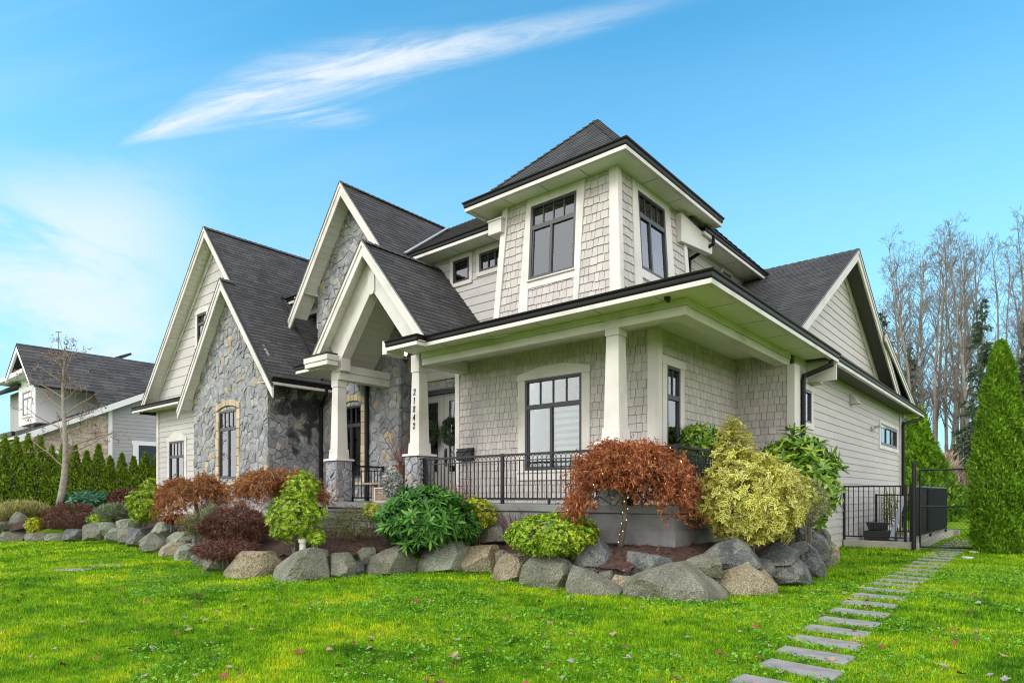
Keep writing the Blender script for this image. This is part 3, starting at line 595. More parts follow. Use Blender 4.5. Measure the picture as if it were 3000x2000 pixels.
# left pair of gables: big (clapboard) and, stepped forward, the stone one
PA = (-20.03, 9.64); s_r = 1.19; s_l = 1.02; zr = lambda x: PA[1] - s_r * (x - PA[0]); zl = lambda x: PA[1] - s_l * (PA[0] - x)
PB = (-18.30, zr(-18.30))
roof(H, [(-15.62, 8.66, zr(-15.62)), (-15.62, 11.4, zr(-15.62)), (-18.3, 11.4, PB[1]), (-18.3, 8.66, PB[1])], label='dark roof slope right of the left stone gable')
roof(H, [(-18.3, 9.0, PB[1]), (-18.3, 17, PB[1]), (PA[0], 17, PA[1]), (PA[0], 9.0, PA[1])])
roof(H, [(-15.62, 11.4, zr(-15.62)), (-15.62, 17, zr(-15.62)), (-18.3, 17, PB[1]), (-18.3, 11.4, PB[1])])
roof(H, [(-25.25, 17, zl(-25.25)), (-25.25, 9.0, zl(-25.25)), (PA[0], 9.0, PA[1]), (PA[0], 17, PA[1])])
lx = -21.15; zb = lambda x: PB[1] - 1.22 * (PB[0] - x)
roof(H, [(lx, 9.42, zb(lx)), (lx, 8.66, zb(lx)), (PB[0], 8.66, PB[1]), (PB[0], 9.42, PB[1])])
mb = MB(); ridge_cap(mb, (PA[0], 9.0, PA[1]), (PA[0], 17, PA[1])); ridge_cap(mb, (PB[0], 8.66, PB[1]), (PB[0], 9.1, PB[1])); mb.build('ridge_cap', M_roof, H)
fr = FY(8.70); rake(fr, PB, (-15.42, zr(-15.42) - .0), .20); rake(fr, PB, (lx - .05, zb(lx - .05)), .20)
fr = FY(9.02); rake(fr, PA, (PB[0] + .0, PB[1] + .0), .20); rake(fr, PA, (-25.0, zl(-25.0)), .20)
def under(pts, c=-.055, name='rake_soffit'):
    fr_ = plane_frame(pts); return planks(H, fr_, [fr_.uv(p) for p in pts], c, .19, name)
under([(-25.0, 9.05, zl(-25.0)), (-25.0, 9.42, zl(-25.0)), (PA[0], 9.42, PA[1]), (PA[0], 9.05, PA[1])]); under([(PB[0], 9.05, PB[1]), (PB[0], 9.42, PB[1]), (PA[0], 9.42, PA[1]), (PA[0], 9.05, PA[1])])
under([(lx, 8.72, zb(lx)), (lx, 9.05, zb(lx)), (PB[0], 9.05, PB[1]), (PB[0], 8.72, PB[1])]); under([(-15.6, 8.72, zr(-15.6)), (-15.6, 9.05, zr(-15.6)), (PB[0], 9.05, PB[1]), (PB[0], 8.72, PB[1])])
fG = FY(9.4); wall(fG, [(-24.7, 4.5), (-16.3, 4.5), (-19.95, 9.3), (-20.1, 9.3), (-24.7, 4.75)], [(-21.42, -20.75, 6.2, 7.25)], 'lap', exp=.30, label='clapboard wall in the big left gable')
window(H, fG, -21.42, -20.75, 6.2, 7.25, 2, .3, trim_ped(-21.42, -20.75, 6.2, 7.25, .13, .1, .12, .12), 'none', 0)
board(H, fG, [(-24.75, 4.5), (-24.58, 4.5), (-24.58, 4.78), (-20.05, 9.17), (-20.05, 9.37), (-24.75, 4.72)], .018, .045)
fL = FY(9.4); wall(fL, rectp(-24.6, -20.6, .5, 4.38), [(-23.61, -22.41, 1.75, 3.2)], 'lap', exp=.18, label='pale siding wall at the far left of the house')
window(H, fL, -23.61, -22.41, 1.75, 3.2, 4, .36, trim_ped(-23.61, -22.41, 1.75, 3.2, .18, .13, .18, .14), 'zebra', .5, label='left window with a white pointed casing')
board(H, fL, rectp(-24.68, -24.5, .5, 4.36), .0, .045, 'corner_board')
mb = MB(); mb.box(-25.2, -20.8, 8.83, 9.4, 4.37, 4.39); mb.build('eave_soffit', M_soffit, H)
gutter(H, [(-25.35, 8.74, 4.5), (-21.25, 8.74, 4.5)]); roof(H, [(-25.3, 8.8, 4.48), (-21.0, 8.8, 4.48), (-21.0, 9.4, 4.72), (-25.3, 9.4, 4.72)])
fS = FY(9.0); wall(fS, [(-20.75, .4), (-16.24, .4), (-16.24, zr(-16.33) - .08), (-18.3, PB[1] - .1), (-20.75, zb(-20.75) - .08)], [(-19.05, -17.9, 1.84, 3.98)], 'stone', seed=5, label='grey ledgestone gable wall on the left')
mb = MB(); mb.prism(fS, [(-21.15, 4.42), (-20.75, 4.42), (-20.75, zb(-20.75) - .08), (-21.1, zb(-21.1) - .1)], -.4, .0); mb.mi = 1; mb.build('stone_corbel', [M_mortar, M_stone], H)
wc = MB()
wc.mi = 1; wc.prism(Fr((-20.75, 0, 0), (0, 1, 0), (0, 0, 1), (-1, 0, 0)), rectp(9.0, 9.4, .4, 4.4), -.02, .0); wc.build('stone_side', [M_stone, M_mortar], H)
def quoins(parent, fr, a0, a1, b0, b1, w_=.17, arch=.17, rise=.14):
    mb = MB(); y = b0 - .12
    while y < b1 - .05:
        h = random.uniform(.2, .34); h = min(h, b1 - y)
        for s_, a in ((-1, a0), (1, a1)): mb.prism(fr, rectp(*sorted((a, a + s_ * w_ * random.uniform(.85, 1.1))), y, y + h - .012), .0, .055 + random.uniform(-.008, .008))
        y += h
    n = 7; R_ = ((a1 - a0) / 2 + w_)
    for i in range(n):
        t0, t1 = i / n, (i + 1) / n; f = lambda t: b1 + rise * (1 - (2 * t - 1) ** 2) - .0
        xa, xb = a0 - w_ + 2 * R_ * t0 + .006, a0 - w_ + 2 * R_ * t1 - .006
        mb.prism(fr, [(xa, f(t0)), (xb, f(t1)), (xb, f(t1) + arch), (xa, f(t0) + arch)], .0, .06)
    mb.prism(fr, rectp(a0 - w_, a1 + w_, b0 - .2, b0 - .125), 0, .08)
    mb.build('stone_surround', M_tan, parent, bevel=.008)
    sp = MB(); stones(sp, fr, [[(a0, b1), (a1, b1), (a0 + (a1 - a0) * .75, b1 + rise * .72), (a0 + (a1 - a0) * .25, b1 + rise * .72)]], .16, .03, .01, 3); sp.mi = 1; sp.prism(fr, rectp(a0 - .02, a1 + .02, b1, b1 + .17), -.03, 0); sp.build('arch_infill', [M_stone, M_mortar], parent)
wA = window(H, fS, -19.03, -17.92, 1.84, 3.84, 4, .27, (), 'zebra', .5, label='tall window in the left stone gable'); quoins(wA, fS, -19.03, -17.92, 1.84, 3.84)
fSS = FX(-16.33); wall(fSS, rectp(9.55, 10.7, .4, 4.36), [], 'stone', m=M_stain, seed=8, label='water stained stone wall by the downspout')
mb = MB(); fp = FX(-16.26); mb.mi = 1; mb.prism(fp, rectp(9.0, 9.55, .4, 4.36), -.1, -.0); mb.mi = 0; stones(mb, fp, [rectp(8.98, 9.58, .4, 4.36)], .25, .04, .012, 9); mb.mi = 0
stones(mb, Fr((0, 9.55, 0), (1, 0, 0), (0, 0, 1), (0, 1, 0)), [rectp(-16.4, -16.24, .4, 4.36)], .2, .03, .01, 2); mb.build('stone_pilaster', [M_stain, M_mortar], H)
mb = MB(); mb.box(-16.3, -15.76, 8.74, 11.3, 4.36, 4.38); mb.build('eave_soffit', M_soffit, H)
gutter(H, [(-15.55, 8.75, 4.46), (-15.55, 11.3, 4.46)], label='gutter of the left roof beside the entry')
# middle stone gable
fM = FY(10.7); PG = (-14.65, 9.80); sg = 1.26; zg = lambda x: PG[1] - sg * abs(x - PG[0])
wall(fM, [(-16.45, 1.19), (-12.8, 1.19), (-12.8, zg(-12.8) - .1), (PG[0], PG[1] - .12), (-16.45, zg(-16.45) - .1)], [(-15.16, -14.34, 1.83, 3.98)], 'stone', seed=12, label='tall stone gable wall behind the entry')
wM = window(H, fM, -15.14, -14.36, 1.83, 3.82, 3, .27, (), 'zebra', .36, label='stone framed window behind the left column'); quoins(wM, fM, -15.14, -14.36, 1.83, 3.82, .19)
roof(H, [(-12.15, 10.2, zg(-12.15)), (-12.15, 14.6, zg(-12.15)), (PG[0], 14.6, PG[1]), (PG[0], 10.2, PG[1])], label='roof slope of the middle stone gable'); roof(H, [(-16.52, 14.6, zg(-16.52)), (-16.52, 10.2, zg(-16.52)), (PG[0], 10.2, PG[1]), (PG[0], 14.6, PG[1])]); roof(H, [(-17.15, 10.74, zg(-17.15)), (-17.15, 10.2, zg(-17.15)), (-16.52, 10.2, zg(-16.52)), (-16.52, 10.74, zg(-16.52))])
mb = MB(); ridge_cap(mb, (PG[0], 10.2, PG[1]), (PG[0], 14.3, PG[1])); mb.build('ridge_cap', M_roof, H)
mb = MB(); mb.bar((-12.55, 10.68, 7.52), (-14.6, 14.2, 9.84), .09, .02); mb.build('valley_flashing', mat('valley_metal', (.45, .46, .47), .45, metal=.3), H)
fr = FY(10.24); rake(fr, PG, (-12.1, zg(-12.1)), .23); rake(fr, PG, (-17.25, zg(-17.25)), .23)
under([(-17.15, 10.26, zg(-17.15)), (-17.15, 10.72, zg(-17.15)), (PG[0], 10.72, PG[1]), (PG[0], 10.26, PG[1])]); under([(-12.1, 10.26, zg(-12.1)), (-12.1, 10.72, zg(-12.1)), (PG[0], 10.72, PG[1]), (PG[0], 10.26, PG[1])])
mb = MB(); mb.box(-17.1, -16.45, 10.3, 11.3, 7.18, 7.2); mb.build('eave_return', M_soffit, H)
# entry: side wall, door wall, doors
wall(FX(-12.8), rectp(10.7, 11.38, 1.19, 4.95), [], 'stone', seed=21); fD = FY(11.38)
wall(fD, rectp(-12.8, -10.4, 1.19, 6.2), [(-12.72, -11.08, 1.19, 4.0)], 'stone', seed=22, size=.34, label='stone wall over the front doors')
mb = MB(); mb.box(-12.8, -10.98, 11.24, 11.38, 4.0, 4.05); mb.box(-12.8, -11.02, 11.28, 11.38, 3.95, 4.0); mb.build('door_head', M_frame, H)
for a0, lab in ((-12.72, 'left leaf of the grey front doors'), (-11.895, 'right leaf of the grey front doors')):
    a1 = a0 + .815; mb = MB(); g0, g1, h0, h1 = a0 + .20, a1 - .20, 1.95, 3.75
    for q in (rectp(a0, g0, 1.19, 3.94), rectp(g1, a1, 1.19, 3.94), rectp(g0, g1, 1.19, h0), rectp(g0, g1, h1, 3.94)): mb.prism(fD, q, -.08, -.03)
    mb.prism(fD, rectp(g0 - .03, g1 + .03, h0 - .03, h0), -.03, -.015); mb.prism(fD, rectp(g0 - .03, g1 + .03, h1, h1 + .03), -.03, -.015); mb.prism(fD, rectp(g0 - .03, g0, h0, h1), -.03, -.015); mb.prism(fD, rectp(g1, g1 + .03, h0, h1), -.03, -.015)
    d_ = tag(mb.build('front_door', M_door, H, bevel=.003), lab); g = MB(); g.prism(fD, rectp(g0, g1, h0, h1), -.06, -.05); g.build('door_glass', M_glass, d_)
    r_ = MB(); r_.prism(fD, rectp(g0 - .1, g1 + .1, h0 - .1, h1 + .1), -.5, -.45); r_.build('door_interior', M_room, d_)
    s = MB()
    for i in range(4):
        x = g0 + (g1 - g0) * (.15 + .23 * i); s.tube([fD(x + .03 * math.sin(t * 1.1 + i), h0 + (h1 - h0) * t / 12, -.04) for t in range(13)], .006, 4)
    s.build('scrollwork', M_rail, d_)
    if a0 > -12: hd = MB(); hd.tube([fD(a0 + .08, 2.15, .02), fD(a0 + .08, 2.5, .02)], .012, 8); hd.box(a0 + .05, a0 + .11, 11.38 + .0, 11.41, 2.1, 2.55); hd.build('door_handle', M_frame, d_)
# entry gable roof
PE = (-11.88, 7.10); se = 1.185; ze = lambda x: PE[1] - se * abs(x - PE[0])
roof(H, [(-9.72, 8.85, ze(-9.72)), (-9.72, 11.32, ze(-9.72)), (PE[0], 11.32, PE[1]), (PE[0], 8.85, PE[1])], label='entry gable roof slope facing right')
roof(H, [(-14.05, 11.0, ze(-14.05)), (-14.05, 8.85, ze(-14.05)), (PE[0], 8.85, PE[1]), (PE[0], 11.0, PE[1])])
mb = MB(); ridge_cap(mb, (PE[0], 8.85, PE[1]), (PE[0], 11.3, PE[1])); mb.build('ridge_cap', M_roof, H)
fr = FY(8.89); rake(fr, PE, (-9.82, ze(-9.82)), .22); rake(fr, PE, (-13.98, ze(-13.98)), .22, zmin=4.66)
under([(-14.0, 8.9, ze(-14.0)), (-14.0, 11.3, ze(-14.0)), (PE[0], 11.3, PE[1]), (PE[0], 8.9, PE[1])], name='vaulted_ceiling'); under([(-9.8, 8.9, ze(-9.8)), (-9.8, 11.3, ze(-9.8)), (PE[0], 11.3, PE[1]), (PE[0], 8.9, PE[1])], name='vaulted_ceiling')
mb = MB(); ft = FY(9.12); zi = lambda x: ze(x) - .12
mb.prism(ft, [(-13.3, 4.36), (-13.05, 4.36), (-13.05, 4.66), (-11.88, 6.06), (-11.88, zi(-11.88) - .02), (-13.55, zi(-13.55)), (-13.3, 4.70)], -.26, .0)
mb.prism(ft, [(-11.88, 6.06), (-10.55, 4.50), (-10.2, 4.36), (-10.2, zi(-10.2) + .0), (-11.88, zi(-11.88) - .02)], -.26, .0)
mb.prism(ft, [(-12.0, 6.02), (-11.94, 5.94), (-11.82, 5.94), (-11.76, 6.02), (-11.76, 6.5), (-12.0, 6.5)], .0, .03)
mb.build('gable_truss', M_white, H, bevel=.006)
mb = MB(); mb.box(-13.42, -13.16, 9.13, 10.72, 4.16, 4.34); mb.box(-13.435, -13.145, 9.115, 10.72, 4.344, 4.53); mb.build('entry_beam', M_white, H, bevel=.005)
mb = MB(); mb.box(-13.98, -13.02, 8.70, 9.0, 4.44, 4.55); mb.box(-14.0, -13.0, 8.68, 9.02, 4.555, 4.69); mb.box(-13.98, -13.2, 9.0, 9.12, 4.42, 4.44); mb.box(-14.5, -13.4, 8.82, 10.7, 4.41, 4.43); mb.build('eave_return', M_white, H, bevel=.006)
gutter(H, [(-14.62, 11, 4.60), (-14.62, 8.76, 4.60), (-13.98, 8.76, 4.60)]); mb = MB(); mb.prism(FY(8.68), [(-14.0, 4.70), (-13.0, 4.70), (-13.0, 4.73), (-14.0, 4.715)], -.3, .02); mb.build('flashing', M_roofb, H)
downspout(H, [(-14.06, 10.62, 4.38), (-14.06, 10.62, 1.2)], .11, label='black downspout on the stone wall by the entry'); downspout(H, [(-15.62, 10.4, 4.34), (-15.62, 10.4, 4.2), (-16.2, 10.62, 3.95), (-16.2, 10.62, .6)], .10, label='black downspout left of the entry column')
# right wing: side wall, pent eave and side gable ---------------------------
fW = FX(-4.2); wall(fW, rectp(14.42, 27.0, -.1, 4.36), [(15.1, 15.62, 2.98, 3.72), (23.45, 26.35, 2.98, 3.68)], 'lap', exp=.185, label='long pale clapboard side wall facing the path')
window(H, fW, 15.1, 15.62, 2.98, 3.72, 1, 0, trim4(15.1, 15.62, 2.98, 3.72, .12, .12, .13), 'none', 0, label='small window behind the right downspout')
window(H, fW, 23.45, 26.35, 2.98, 3.68, 3, 0, trim4(23.45, 26.35, 2.98, 3.68, .20, .10, .13), 'curtain', 0, fw_=.10, label='row of three small panes high on the side wall')
board(H, fW, rectp(26.85, 27.05, -.1, 4.36), .01, .05, 'corner_board')
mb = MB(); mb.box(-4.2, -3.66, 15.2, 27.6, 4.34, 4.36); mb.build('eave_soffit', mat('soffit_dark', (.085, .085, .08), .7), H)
gutter(H, [(-3.55, 15.3, 4.46), (-3.55, 28.3, 4.46)], label='gutter along the side wall')
mb = MB(); mb.box(-4.2, -3.6, 28.1, 28.28, 4.3, 4.37); mb.box(-4.18, -3.7, 27.0, 28.2, 4.36, 4.385); mb.build('eave_return', M_white, H)
roof(H, [(-3.6, 15.3, 4.44), (-3.6, 28.3, 4.44), (-4.6, 28.3, 4.95), (-4.6, 15.3, 4.95)])
XR = -3.88; pk = (18.65, 7.78); lf = (13.4, 7.78 - 5.25 * .6); r1e = (24.75, 4.66); brk = (21.8, pk[1] - (21.8 - 18.65) * .512); r2e = (27.0, 4.62)
fr = FX(XR)
rake(fr, pk, lf, .24); rake(fr, pk, r1e, .24)
fr2 = FX(XR + .10); rake(fr2, brk, r2e, .2)
roof(H, [(-3.83, 13.4, lf[1]), (-3.83, 18.65, pk[1]), (-14, 18.65, pk[1]), (-14, 13.4, lf[1])][::1] if False else [(-14, 13.4, lf[1]), (-3.83, 13.4, lf[1]), (-3.83, 18.65, pk[1]), (-14, 18.65, pk[1])], label='roof slope of the side gable')
roof(H, [(-3.83, 24.9, pk[1] - (24.9 - 18.65) * .512), (-14, 24.9, pk[1] - (24.9 - 18.65) * .512), (-14, 18.65, pk[1]), (-3.83, 18.65, pk[1])])
roof(H, [(-3.76, 27.0, 4.64), (-12, 27.0, 4.64), (-12, 21.8, brk[1] + .03), (-3.76, 21.8, brk[1] + .03)])
mb = MB(); ridge_cap(mb, (-3.83, 18.65, pk[1]), (-9.5, 18.65, pk[1])); mb.build('ridge_cap', M_roof, H)
mb = MB()
mb.prism(plane_frame([(-3.9, 24.8, 4.64), (-4.4, 24.8, 4.64), (-4.4, 18.65, pk[1] - .0)]), [plane_frame([(-3.9, 24.8, 4.64), (-4.4, 24.8, 4.64), (-4.4, 18.65, pk[1])]).uv(p) for p in ((-3.9, 24.8, 4.64), (-4.45, 24.8, 4.64), (-4.45, 18.65, pk[1]), (-3.9, 18.65, pk[1]))], -.085, -.06)
mb.build('rake_soffit', MATS['soffit_dark'], H)
under([(-4.45, 13.4, lf[1]), (-3.9, 13.4, lf[1]), (-3.9, 18.65, pk[1]), (-4.45, 18.65, pk[1])])
fg = FX(-4.3); wall(fg, [(13.6, 4.6), (24.3, 4.6), (24.3, 4.75), (18.75, 7.62), (18.55, 7.62), (13.6, 4.75)], [], 'lap', exp=.205, label='clapboard wall in the side gable')
board(H, fg, [(24.3, 4.6), (24.3, 4.82), (18.65, 7.70), (18.65, 7.5), (24.0, 4.6)], .018, .045)
downspout(H, [(-3.62, 15.05, 4.34), (-3.62, 15.05, 4.18), (-4.06, 14.62, 3.92), (-4.06, 14.55, 3.8), (-4.06, 14.55, .2)], .10, label='black downspout at the porch corner')
downspout(H, [(-3.66, 28.0, 4.32), (-3.66, 28.0, 4.2), (-4.06, 27.0, 3.95), (-4.08, 26.95, 3.8), (-4.08, 26.95, .1)], .10, label='black downspout at the rear corner')
for y, z_ in ((15.65, 4.02), (19.5, 3.99)):
    mb = MB(); mb.hexa([(-4.2, y - .16, z_ - .14), (-3.95, y - .16, z_ - .14), (-3.95, y + .16, z_ - .14), (-4.2, y + .16, z_ - .14)], [(-4.2, y - .16, z_ + .14), (-4.13, y - .16, z_ + .14), (-4.13, y + .16, z_ + .14), (-4.2, y + .16, z_ + .14)]); mb.build('vent_hood', M_lap, H, bevel=.01)
mb = MB(); mb.box(-4.17, -4.1, 22.0, 22.12, 3.33, 3.45); mb.tube([(-4.1, 22.06, 3.42), (-3.95, 22.0, 3.47), (-3.88, 21.9, 3.4)], .035, 8); mb.tube([(-4.1, 22.06, 3.42), (-3.95, 22.25, 3.47), (-3.88, 22.4, 3.4)], .035, 8); mb.build('flood_light', mat('lamp_white', (.6, .62, .62), .3), H, smooth=True)
mb = MB(); mb.lathe((-4.45, 8.95, 4.30), [(.05, .06), (.055, .03), (.03, 0)], 12); mb.lathe((-4.42, 8.93, 4.27), [(.028, 0), (.028, .04)], 10); mb.build('security_camera', M_frame, H)
# wall lantern by the entry, lit
mb = MB(); lc = np.array([-11.22, 9.62, 4.40]); lx_, ly_ = lc[0], lc[1]
lc = at(1193, 1090, 13.0) * 0 + np.array([-11.27, 9.6, 4.45])
mb.tube([lc + [0, 0, -.10], lc + [0, 0, -.02]], [.008, .05], 8); mb.lathe(tuple(lc + [0, 0, -.02]), [(.075, 0), (.085, .015), (.06, .03)], 8)
for i in range(6): a = i * math.pi / 3; mb.tube([lc + [.07 * math.cos(a), .07 * math.sin(a), 0], lc + [.105 * math.cos(a), .105 * math.sin(a), .14], lc + [.085 * math.cos(a), .085 * math.sin(a), .26], lc + [0.01, 0, .33]], .006, 4)
mb.tube([lc + [0, 0, .33], lc + [0, 0, 1.6]], .008, 5)
lan = tag(mb.build('hanging_lantern', M_rail, H), 'black iron lantern hanging in the entry')
mg = bpy.data.materials.new('lit_bulb'); mg.use_nodes = True; b_ = mg.node_tree.nodes['Principled BSDF']; b_.inputs['Emission Color'].default_value = (1, .72, .38, 1); b_.inputs['Emission Strength'].default_value = 5
bb = MB()
for i in range(3): a = i * 2.1; bb.lathe(tuple(lc + [.03 * math.cos(a), .03 * math.sin(a), .08]), [(.002, 0), (.014, .02), (.018, .06), (.004, .12)], 8)
bb.build('bulb', mg, lan, smooth=True)

# ------------------------------------------------------------------ vegetation tools
def npmesh(name, V, Fq, mats, mi=None, parent=None, smooth=False):
    me = bpy.data.meshes.new(name); V = np.asarray(V, np.float32); Fq = np.asarray(Fq, np.int32); n, k = Fq.shape
    me.vertices.add(len(V)); me.vertices.foreach_set('co', V.ravel()); me.loops.add(n * k); me.loops.foreach_set('vertex_index', Fq.ravel())
    me.polygons.add(n); me.polygons.foreach_set('loop_start', np.arange(0, n * k, k, dtype=np.int32)); me.polygons.foreach_set('loop_total', np.full(n, k, np.int32))
    if mi is not None: me.polygons.foreach_set('material_index', np.asarray(mi, np.int32))
    if smooth: me.polygons.foreach_set('use_smooth', np.ones(n, bool))
    me.update(calc_edges=True); return link(name, me, mats, parent)
def unit(a): return a / (np.linalg.norm(a, axis=-1, keepdims=True) + 1e-9)
def leaf_tmpl(kind):
    if kind == 'blade':   # narrow, folded along the midrib, slightly arched
        v = [(0, 0, 0), (-.5, .35, .03), (0, .4, -.03), (.5, .35, .03), (-.38, .72, .0), (0, .75, -.05), (.38, .72, 0), (0, 1, -.12)]
        f = [(0, 2, 1, 1), (0, 3, 2, 2), (1, 2, 5, 4), (2, 3, 6, 5), (4, 5, 7, 7), (5, 6, 7, 7)]
    elif kind == 'oval': v = [(0, 0, 0), (-.5, .5, .08), (0, .5, 0), (.5, .5, .08), (0, 1, -.04)]; f = [(0, 2, 1, 1), (0, 3, 2, 2), (1, 2, 4, 4), (2, 3, 4, 4)]
    elif kind == 'thread': v = [(-.5, 0, 0), (.5, 0, 0), (.4, .6, -.04), (-.4, .6, .04), (0, 1, -.2)]; f = [(0, 1, 2, 3), (3, 2, 4, 4)]
    elif kind == 'scale': v = [(0, 0, 0), (-.5, .45, .05), (-.2, .55, 0), (-.32, .85, .02), (0, .7, 0), (.05, 1, 0), (.2, .55, 0), (.5, .5, .05)]; f = [(0, 2, 1, 1), (0, 4, 3, 2), (0, 6, 5, 4), (0, 7, 6, 6)]
    return np.array(v, float), f
def leaves(P_, A_, Nn, Ln, Wd, kind='blade'):
    "P base points, A axis directions, N normals (rough), Ln lengths, Wd widths -> verts, tri faces"
    tv, tf = leaf_tmpl(kind); A_ = unit(A_); sd_ = unit(np.cross(A_, Nn)); nn = np.cross(sd_, A_)
    V = P_[:, None, :] + tv[None, :, 0, None] * sd_[:, None, :] * Wd[:, None, None] + tv[None, :, 1, None] * A_[:, None, :] * Ln[:, None, None] + tv[None, :, 2, None] * nn[:, None, :] * Ln[:, None, None]
    tri = []
    for f in tf:
        tri.append(f[:3])
        if f[2] != f[3]: tri.append((f[0], f[2], f[3]))
    tri = np.array(tri); k = len(tv); n = len(P_)
    Fa = (np.arange(n)[:, None, None] * k + tri[None]).reshape(-1, 3); return V.reshape(-1, 3), Fa, len(tri)
def blob_points(n, rx, ry, rz, lump=.18, seed=0, shell=.55, flat=0., up_only=False, freq=2.2):
    r_ = np.random.default_rng(seed); d = unit(r_.normal(size=(n, 3)))
    if up_only: d[:, 2] = np.abs(d[:, 2]) * 1.0 - .15; d = unit(d)
    ph = r_.uniform(0, 6.28, (6, 3)); k = r_.uniform(1.2, 1.2 + freq, (6, 3)) * freq
    lm = sum(np.sin((d * k[i]).sum(1) * 1. + ph[i, 0]) * np.cos(d[:, (i + 1) % 3] * k[i, 1] * 1.3 + ph[i, 1]) for i in range(6)) / 3
    rad = (1 + lump * lm) * (shell + (1 - shell) * r_.random(n) ** .45)
    return d * rad[:, None] * np.array([rx, ry, rz]), d, r_
def leafmat(name, cols, rough=.45, trans=.22, spec=.22, isl=.0):
    return mat(name, [(.78, .78, .78), (1.15, 1.15, 1.15)], rough, 2.2, islandcols=cols, trans=trans, spec=spec, detail=3)
G_rhodo = leafmat('rhododendron_leaf', [(0, (.025, .10, .018)), (.5, (.06, .19, .028)), (.85, (.12, .29, .045)), (1, (.20, .38, .07))], .35)
G_lime = leafmat('lime_leaf', [(0, (.10, .19, .012)), (.4, (.20, .34, .016)), (.8, (.34, .48, .03)), (1, (.50, .55, .06))], .4)
G_limeball = leafmat('lime_ball_leaf', [(0, (.07, .17, .010)), (.4, (.17, .31, .014)), (.8, (.34, .46, .025)), (1, (.52, .52, .05))], .35)
G_yel = leafmat('yellow_green_leaf', [(0, (.22, .28, .012)), (.5, (.40, .44, .018)), (1, (.60, .55, .04))], .4)
G_varg = leafmat('variegated_green', [(0, (.06, .12, .02)), (1, (.17, .23, .05))], .4)
G_vary = leafmat('variegated_margin', [(0, (.60, .56, .08)), (.5, (.84, .77, .15)), (1, (.93, .88, .38))], .4)
G_auc = leafmat('laurel_leaf', [(0, (.06, .16, .018)), (.5, (.16, .33, .03)), (.85, (.34, .50, .05)), (1, (.55, .60, .10))], .25, spec=.6)
G_maple = leafmat('red_maple_leaf', [(0, (.17, .050, .025)), (.5, (.38, .12, .050)), (.85, (.55, .21, .08)), (1, (.66, .34, .15))], .6, .3)
G_maple2 = leafmat('rust_maple_leaf', [(0, (.15, .05, .02)), (.5, (.33, .11, .035)), (.8, (.44, .19, .06)), (1, (.46, .32, .13))], .6, .3)
G_brown = leafmat('dark_red_leaf', [(0, (.05, .020, .016)), (.6, (.12, .048, .032)), (1, (.22, .11, .06))], .6, .2)
G_olive = leafmat('olive_leaf', [(0, (.06, .07, .02)), (.5, (.13, .15, .04)), (.85, (.22, .22, .07)), (1, (.26, .12, .05))], .5)
G_silver = leafmat('grey_green_leaf', [(0, (.10, .13, .07)), (.6, (.20, .25, .14)), (1, (.32, .35, .22))], .6)
G_blue = leafmat('blue_green_leaf', [(0, (.02, .08, .04)), (.6, (.05, .17, .09)), (1, (.12, .28, .15))], .4)
G_brgrey = leafmat('faded_leaf', [(0, (.15, .14, .07)), (.6, (.28, .26, .14)), (1, (.40, .34, .20))], .6)
G_cedar = leafmat('cedar_leaf', [(0, (.05, .13, .010)), (.5, (.12, .27, .014)), (.85, (.24, .42, .022)), (1, (.36, .52, .05))], .55)
G_hedge = leafmat('hedge_leaf', [(0, (.06, .11, .010)), (.5, (.14, .24, .016)), (.85, (.26, .37, .024)), (1, (.38, .46, .04))], .55)
G_fir = leafmat('fir_needles', [(0, (.035, .060, .032)), (.6, (.065, .105, .055)), (1, (.12, .16, .09))], .6)
G_straw = leafmat('straw_grass', [(0, (.20, .22, .07)), (.6, (.34, .34, .12)), (1, (.50, .44, .20))], .6)
def dims(u0, v0, u1, v1, d):
    c = at((u0 + u1) / 2, (v0 + v1) / 2, d); return c, (u1 - u0) / 2 * d / F, (v1 - v0) / 2 * d / F
def stems(center, base_z, rx, rz, n, m, parent, seed=1, r0=.014, name='stems'):
    r_ = random.Random(seed); mb = MB(); c = np.array(center)
    for i in range(n):
        a = r_.uniform(0, 6.28); e = r_.uniform(.2, .85); tip = c + np.array([math.cos(a) * rx * e, math.sin(a) * rx * e, rz * r_.uniform(-.1, .6)]); b = np.array([c[0] + r_.uniform(-.05, .05), c[1] + r_.uniform(-.05, .05), base_z - .05]); m_ = b * .5 + tip * .5 + np.array([0, 0, .05]) - np.array([math.cos(a), math.sin(a), 0]) * rx * .1
        mb.tube([b, m_, tip], [r0, r0 * .7, r0 * .35], 5)
    return mb.build(name, m, parent)
